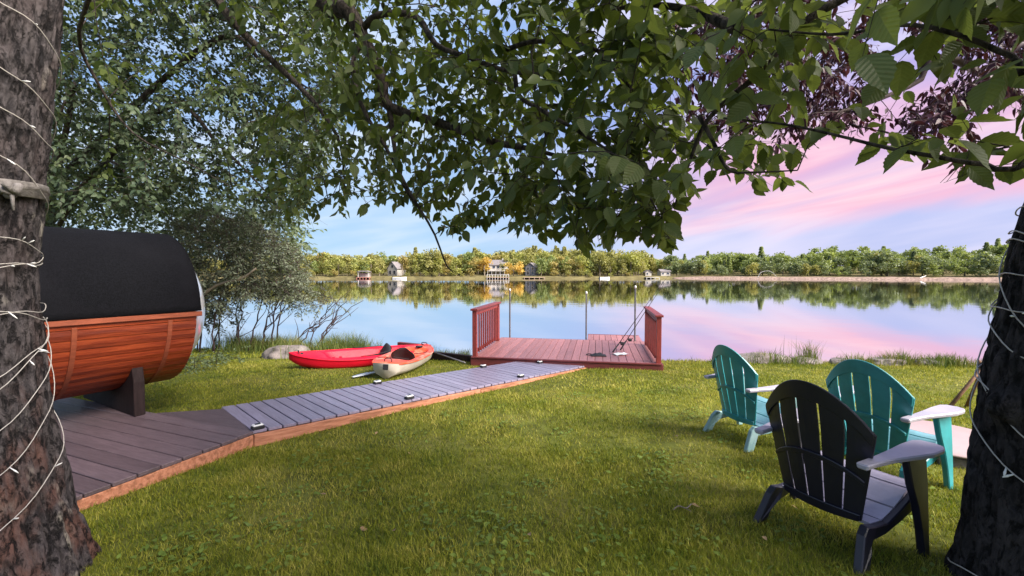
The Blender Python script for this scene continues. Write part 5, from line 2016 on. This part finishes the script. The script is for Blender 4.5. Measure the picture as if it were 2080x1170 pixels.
def build_grass():
    r = np.random.default_rng(17)
    Vs, Ts, tn, off = [], [], [], 0
    wd = np.array([-WALK_D[1], WALK_D[0]])
    pn = np.array([-ED[1], ED[0]])
    for y0, y1, dens, hh, ww, bend in ((1.45, 2.6, 15000, .042, .0036, True), (2.6, 4.2, 9500, .040, .0050, True), (4.2, 6.6, 4200, .038, .0085, False), (6.6, 10.2, 1900, .036, .014, False), (10.2, 13.5, 800, .055, .022, False)):
        xw = y1 * 1.22 + .2
        n = int(dens * 2 * xw * (y1 - y0))
        x, y = r.uniform(-xw, xw, n), r.uniform(y0, y1, n)
        ok = np.abs(x) < y * 1.19 + .15
        ok &= y < shore_y(x) + .35
        q = np.stack([x, y], 1)
        a = q - WALK_A
        s, w = a @ WALK_D, a @ wd
        ok &= ~((s > -.1) & (s < WALK_L + .3) & (w > -.02) & (w < WALK_W + .02))
        s, w = a @ ED, a @ pn
        ok &= ~((s < .03) & (s > -4.7) & (w > -.005) & (w < 3.6))
        c, sn = math.cos(-DK_R), math.sin(-DK_R)
        dx, dy = x - DK_A[0], y - DK_A[1]
        lx, ly = c * dx - sn * dy, sn * dx + c * dy
        ok &= ~((lx > -.03) & (lx < DK_W + .03) & (ly > -.03))
        ok &= (x - 4.12) ** 2 + (y - 4.2) ** 2 > .50 ** 2
        x, y = x[ok], y[ok]
        # thinner, shorter patches
        pat = np.sin(x * 1.9 + np.sin(y * 1.3) * 1.7) * np.sin(y * 2.3 + np.sin(x * 1.1) * 1.9)
        bare = np.array([mnoise.noise(Vector((a * .9, b * .9, 8.5))) for a, b in zip(x[::1], y[::1])]) if len(x) < 1 else np.sin(x * 1.15 + 2.1 * np.sin(y * .83)) * np.sin(y * 1.4 + 1.7 * np.sin(x * .71 + 1)) * np.sin(x * 3.3 + y * 2.1)
        ok = r.uniform(0, 1, len(x)) < .74 + .22 * pat - .75 * np.clip(bare - .35, 0, 1)
        x, y, pat = x[ok], y[ok], pat[ok]
        n = len(x)
        h = hh * r.uniform(.45, 1.25, n) * (1 + .22 * pat)
        # unmown edges: along the boards, round the trunks and on the shore line
        e = np.exp(-np.maximum(0, shore_y(x) - y - .1) / .35)
        h *= 1 + 1.4 * e * r.uniform(0, 1, n)
        P = np.stack([x, y, ground(x, y) - .004], 1)
        V, T, k = blades(P, h, ww * r.uniform(.6, 1.3, n), r.uniform(.2, 1.0, n), r, bend)
        Vs.append(V)
        Ts.append(T + off)
        off += len(V)
        tn.append(np.repeat(r.uniform(0, 1, n), k))
    o = link('grass', big_mesh(np.vstack(Vs), np.vstack(Ts), 'grass', False, np.concatenate(tn)), M['grass'])
    tag(o, 'short yellow-green lawn grass', 'grass', kind='stuff')
    # clover and plantain leaves low in the turf
    Pc = []
    for k in range(170):
        y0 = 1.6 + 7 * r.uniform(0, 1) ** 1.6
        x0 = r.uniform(-.9, 1.0) * y0
        a = np.array([x0, y0]) - WALK_A
        if (a @ wd > -.15 and a @ WALK_D > -.4) or (a @ ED < .1 and a @ pn > -.12) or y0 > shore_y(x0) - .8 or (x0 > -1 and y0 > 7.8):
            continue
        m_ = r.integers(8, 34)
        q_ = np.stack([x0 + r.normal(0, .11, m_), y0 + r.normal(0, .11, m_)], 1)
        Pc.append(np.stack([q_[:, 0], q_[:, 1], ground(q_[:, 0], q_[:, 1]) + r.uniform(.012, .032, m_)], 1))
    Pc = np.vstack(Pc)
    m_ = len(Pc)
    th = r.uniform(0, 6.28, m_)
    A_ = np.stack([np.cos(th), np.sin(th), r.uniform(-.1, .5, m_)], 1)
    N_ = np.stack([r.normal(0, .25, m_), r.normal(0, .25, m_), np.ones(m_)], 1)
    o = link('clover', leaf_mesh('clover', Pc, A_, N_, r.uniform(.022, .05, m_), T_LOW, r.uniform(.3, 1, m_)), M['clover'])
    tag(o, 'clover and broad weeds growing low in the lawn', 'clover', kind='stuff')
    # unmown grass along the shore
    n = 26000
    x = r.uniform(-9, 11.5, n)
    y = shore_y(x) + r.normal(.05, .22, n)
    left = (x < -3.4) & (x > -8)
    y = np.where(left, shore_y(x) - np.abs(r.normal(0, .75, n)) + .3, y)
    clump = np.array([mnoise.noise(Vector((a * 1.6, b * 1.2, 5))) for a, b in zip(x, y)])
    ok = (clump + r.uniform(-.25, .25, n) > np.where(left, -.25, np.where(x > 4.6, -.08, .22))) & ~((x > -1) & (x < 3.6))
    x, y, clump = x[ok], y[ok], clump[ok]
    n = len(x)
    h = r.uniform(.10, .24, n) * (1 + 1.1 * np.clip(clump, 0, 1)) * np.where((x < -3.4), 2.0, np.where(x > 4.6, 1.0, .8))
    V, T, k = blades(np.stack([x, y, ground(x, y) - .01], 1), h, r.uniform(.007, .013, n), r.uniform(.1, .75, n), r, True)
    o = link('shore_grass', big_mesh(V, T, 'shore_grass', False, np.repeat(r.uniform(0, 1, n), k)), M['tall_grass'])
    tag(o, 'unmown grass along the shore line', 'grass', kind='stuff')
    # tall tufts that stand out against the water
    for px, Y, n, hh, lab in ((1648, 9.35, 150, .50, 'tall grass tuft right of the flat shore boulder'), (1840, 9.1, 130, .42, 'tall grass tuft at the shore between the teal chair and the trunk'), (690, 11.6, 70, .60, 'sparse tall grass tuft right of the boulder, above the red kayak'), (662, 11.4, 90, .5, 'bushy grass tuft directly beside the boulder'), (1935, 8.9, 60, .30, 'short grass tuft on the shore by the dark trunk'), (1590, 9.4, 8, .62, 'few thin seed stalks standing over the flat shore boulder'), (880, 10.3, 22, .34, 'thin weeds at the timber edging left of the dock')):
        x = px_x(px, Y)
        P = np.stack([r.normal(0, .09 if n > 10 else .25, n), r.normal(0, .07, n), np.full(n, -.01)], 1)
        V, T, k = blades(P, hh * r.uniform(.5, 1.1, n), r.uniform(.006, .011, n), r.uniform(.05, .75 if n > 10 else .2, n), r, True)
        o = link('grass_tuft', big_mesh(V, T, 'grass_tuft', False, np.repeat(r.uniform(0, 1, n), k)), M['tall_grass'], None, on_ground(x, Y))
        tag(o, lab, 'grass tuft')



def litter():
    r = random.Random(4)
    me = mesh(T_MID[0], T_MID[1], 'fallen_leaf')
    me.materials.append(mat('dry_leaf', (0.30, 0.19, 0.09), 0.8, 0.35, 8, rnd=.3))
    for k in range(16):
        x, y = r.uniform(-1.6, 2.0), r.uniform(2.4, 6.0)
        o = link('fallen_leaf', me, None, None, on_ground(x, y, .034), (r.uniform(-.5, .5), r.uniform(-.5, .5), r.uniform(0, 6.3)))
        o.scale = (r.uniform(.035, .06),) * 3
        tag(o, 'small dry brown leaf lying on the open lawn', 'leaf', 'dry leaves scattered on the lawn')
    a = np.array(on_ground(1.17, 3.02, .03))
    t = MB().tube(spline([a - (.05, 0, 0), a + (.0, .03, .012), a + (.045, .01, .006), a + (.10, .06, .01)], 9), .0045, 5)
    t.tube(spline([a + (.04, .01, .006), a + (.06, -.035, .01)], 4), .003, 4)
    tag(t.obj('twig', M['far_trunk'], None, smooth=True), 'pale bent twig lying on the grass left of the black chair', 'twig')


build_grass()
litter()
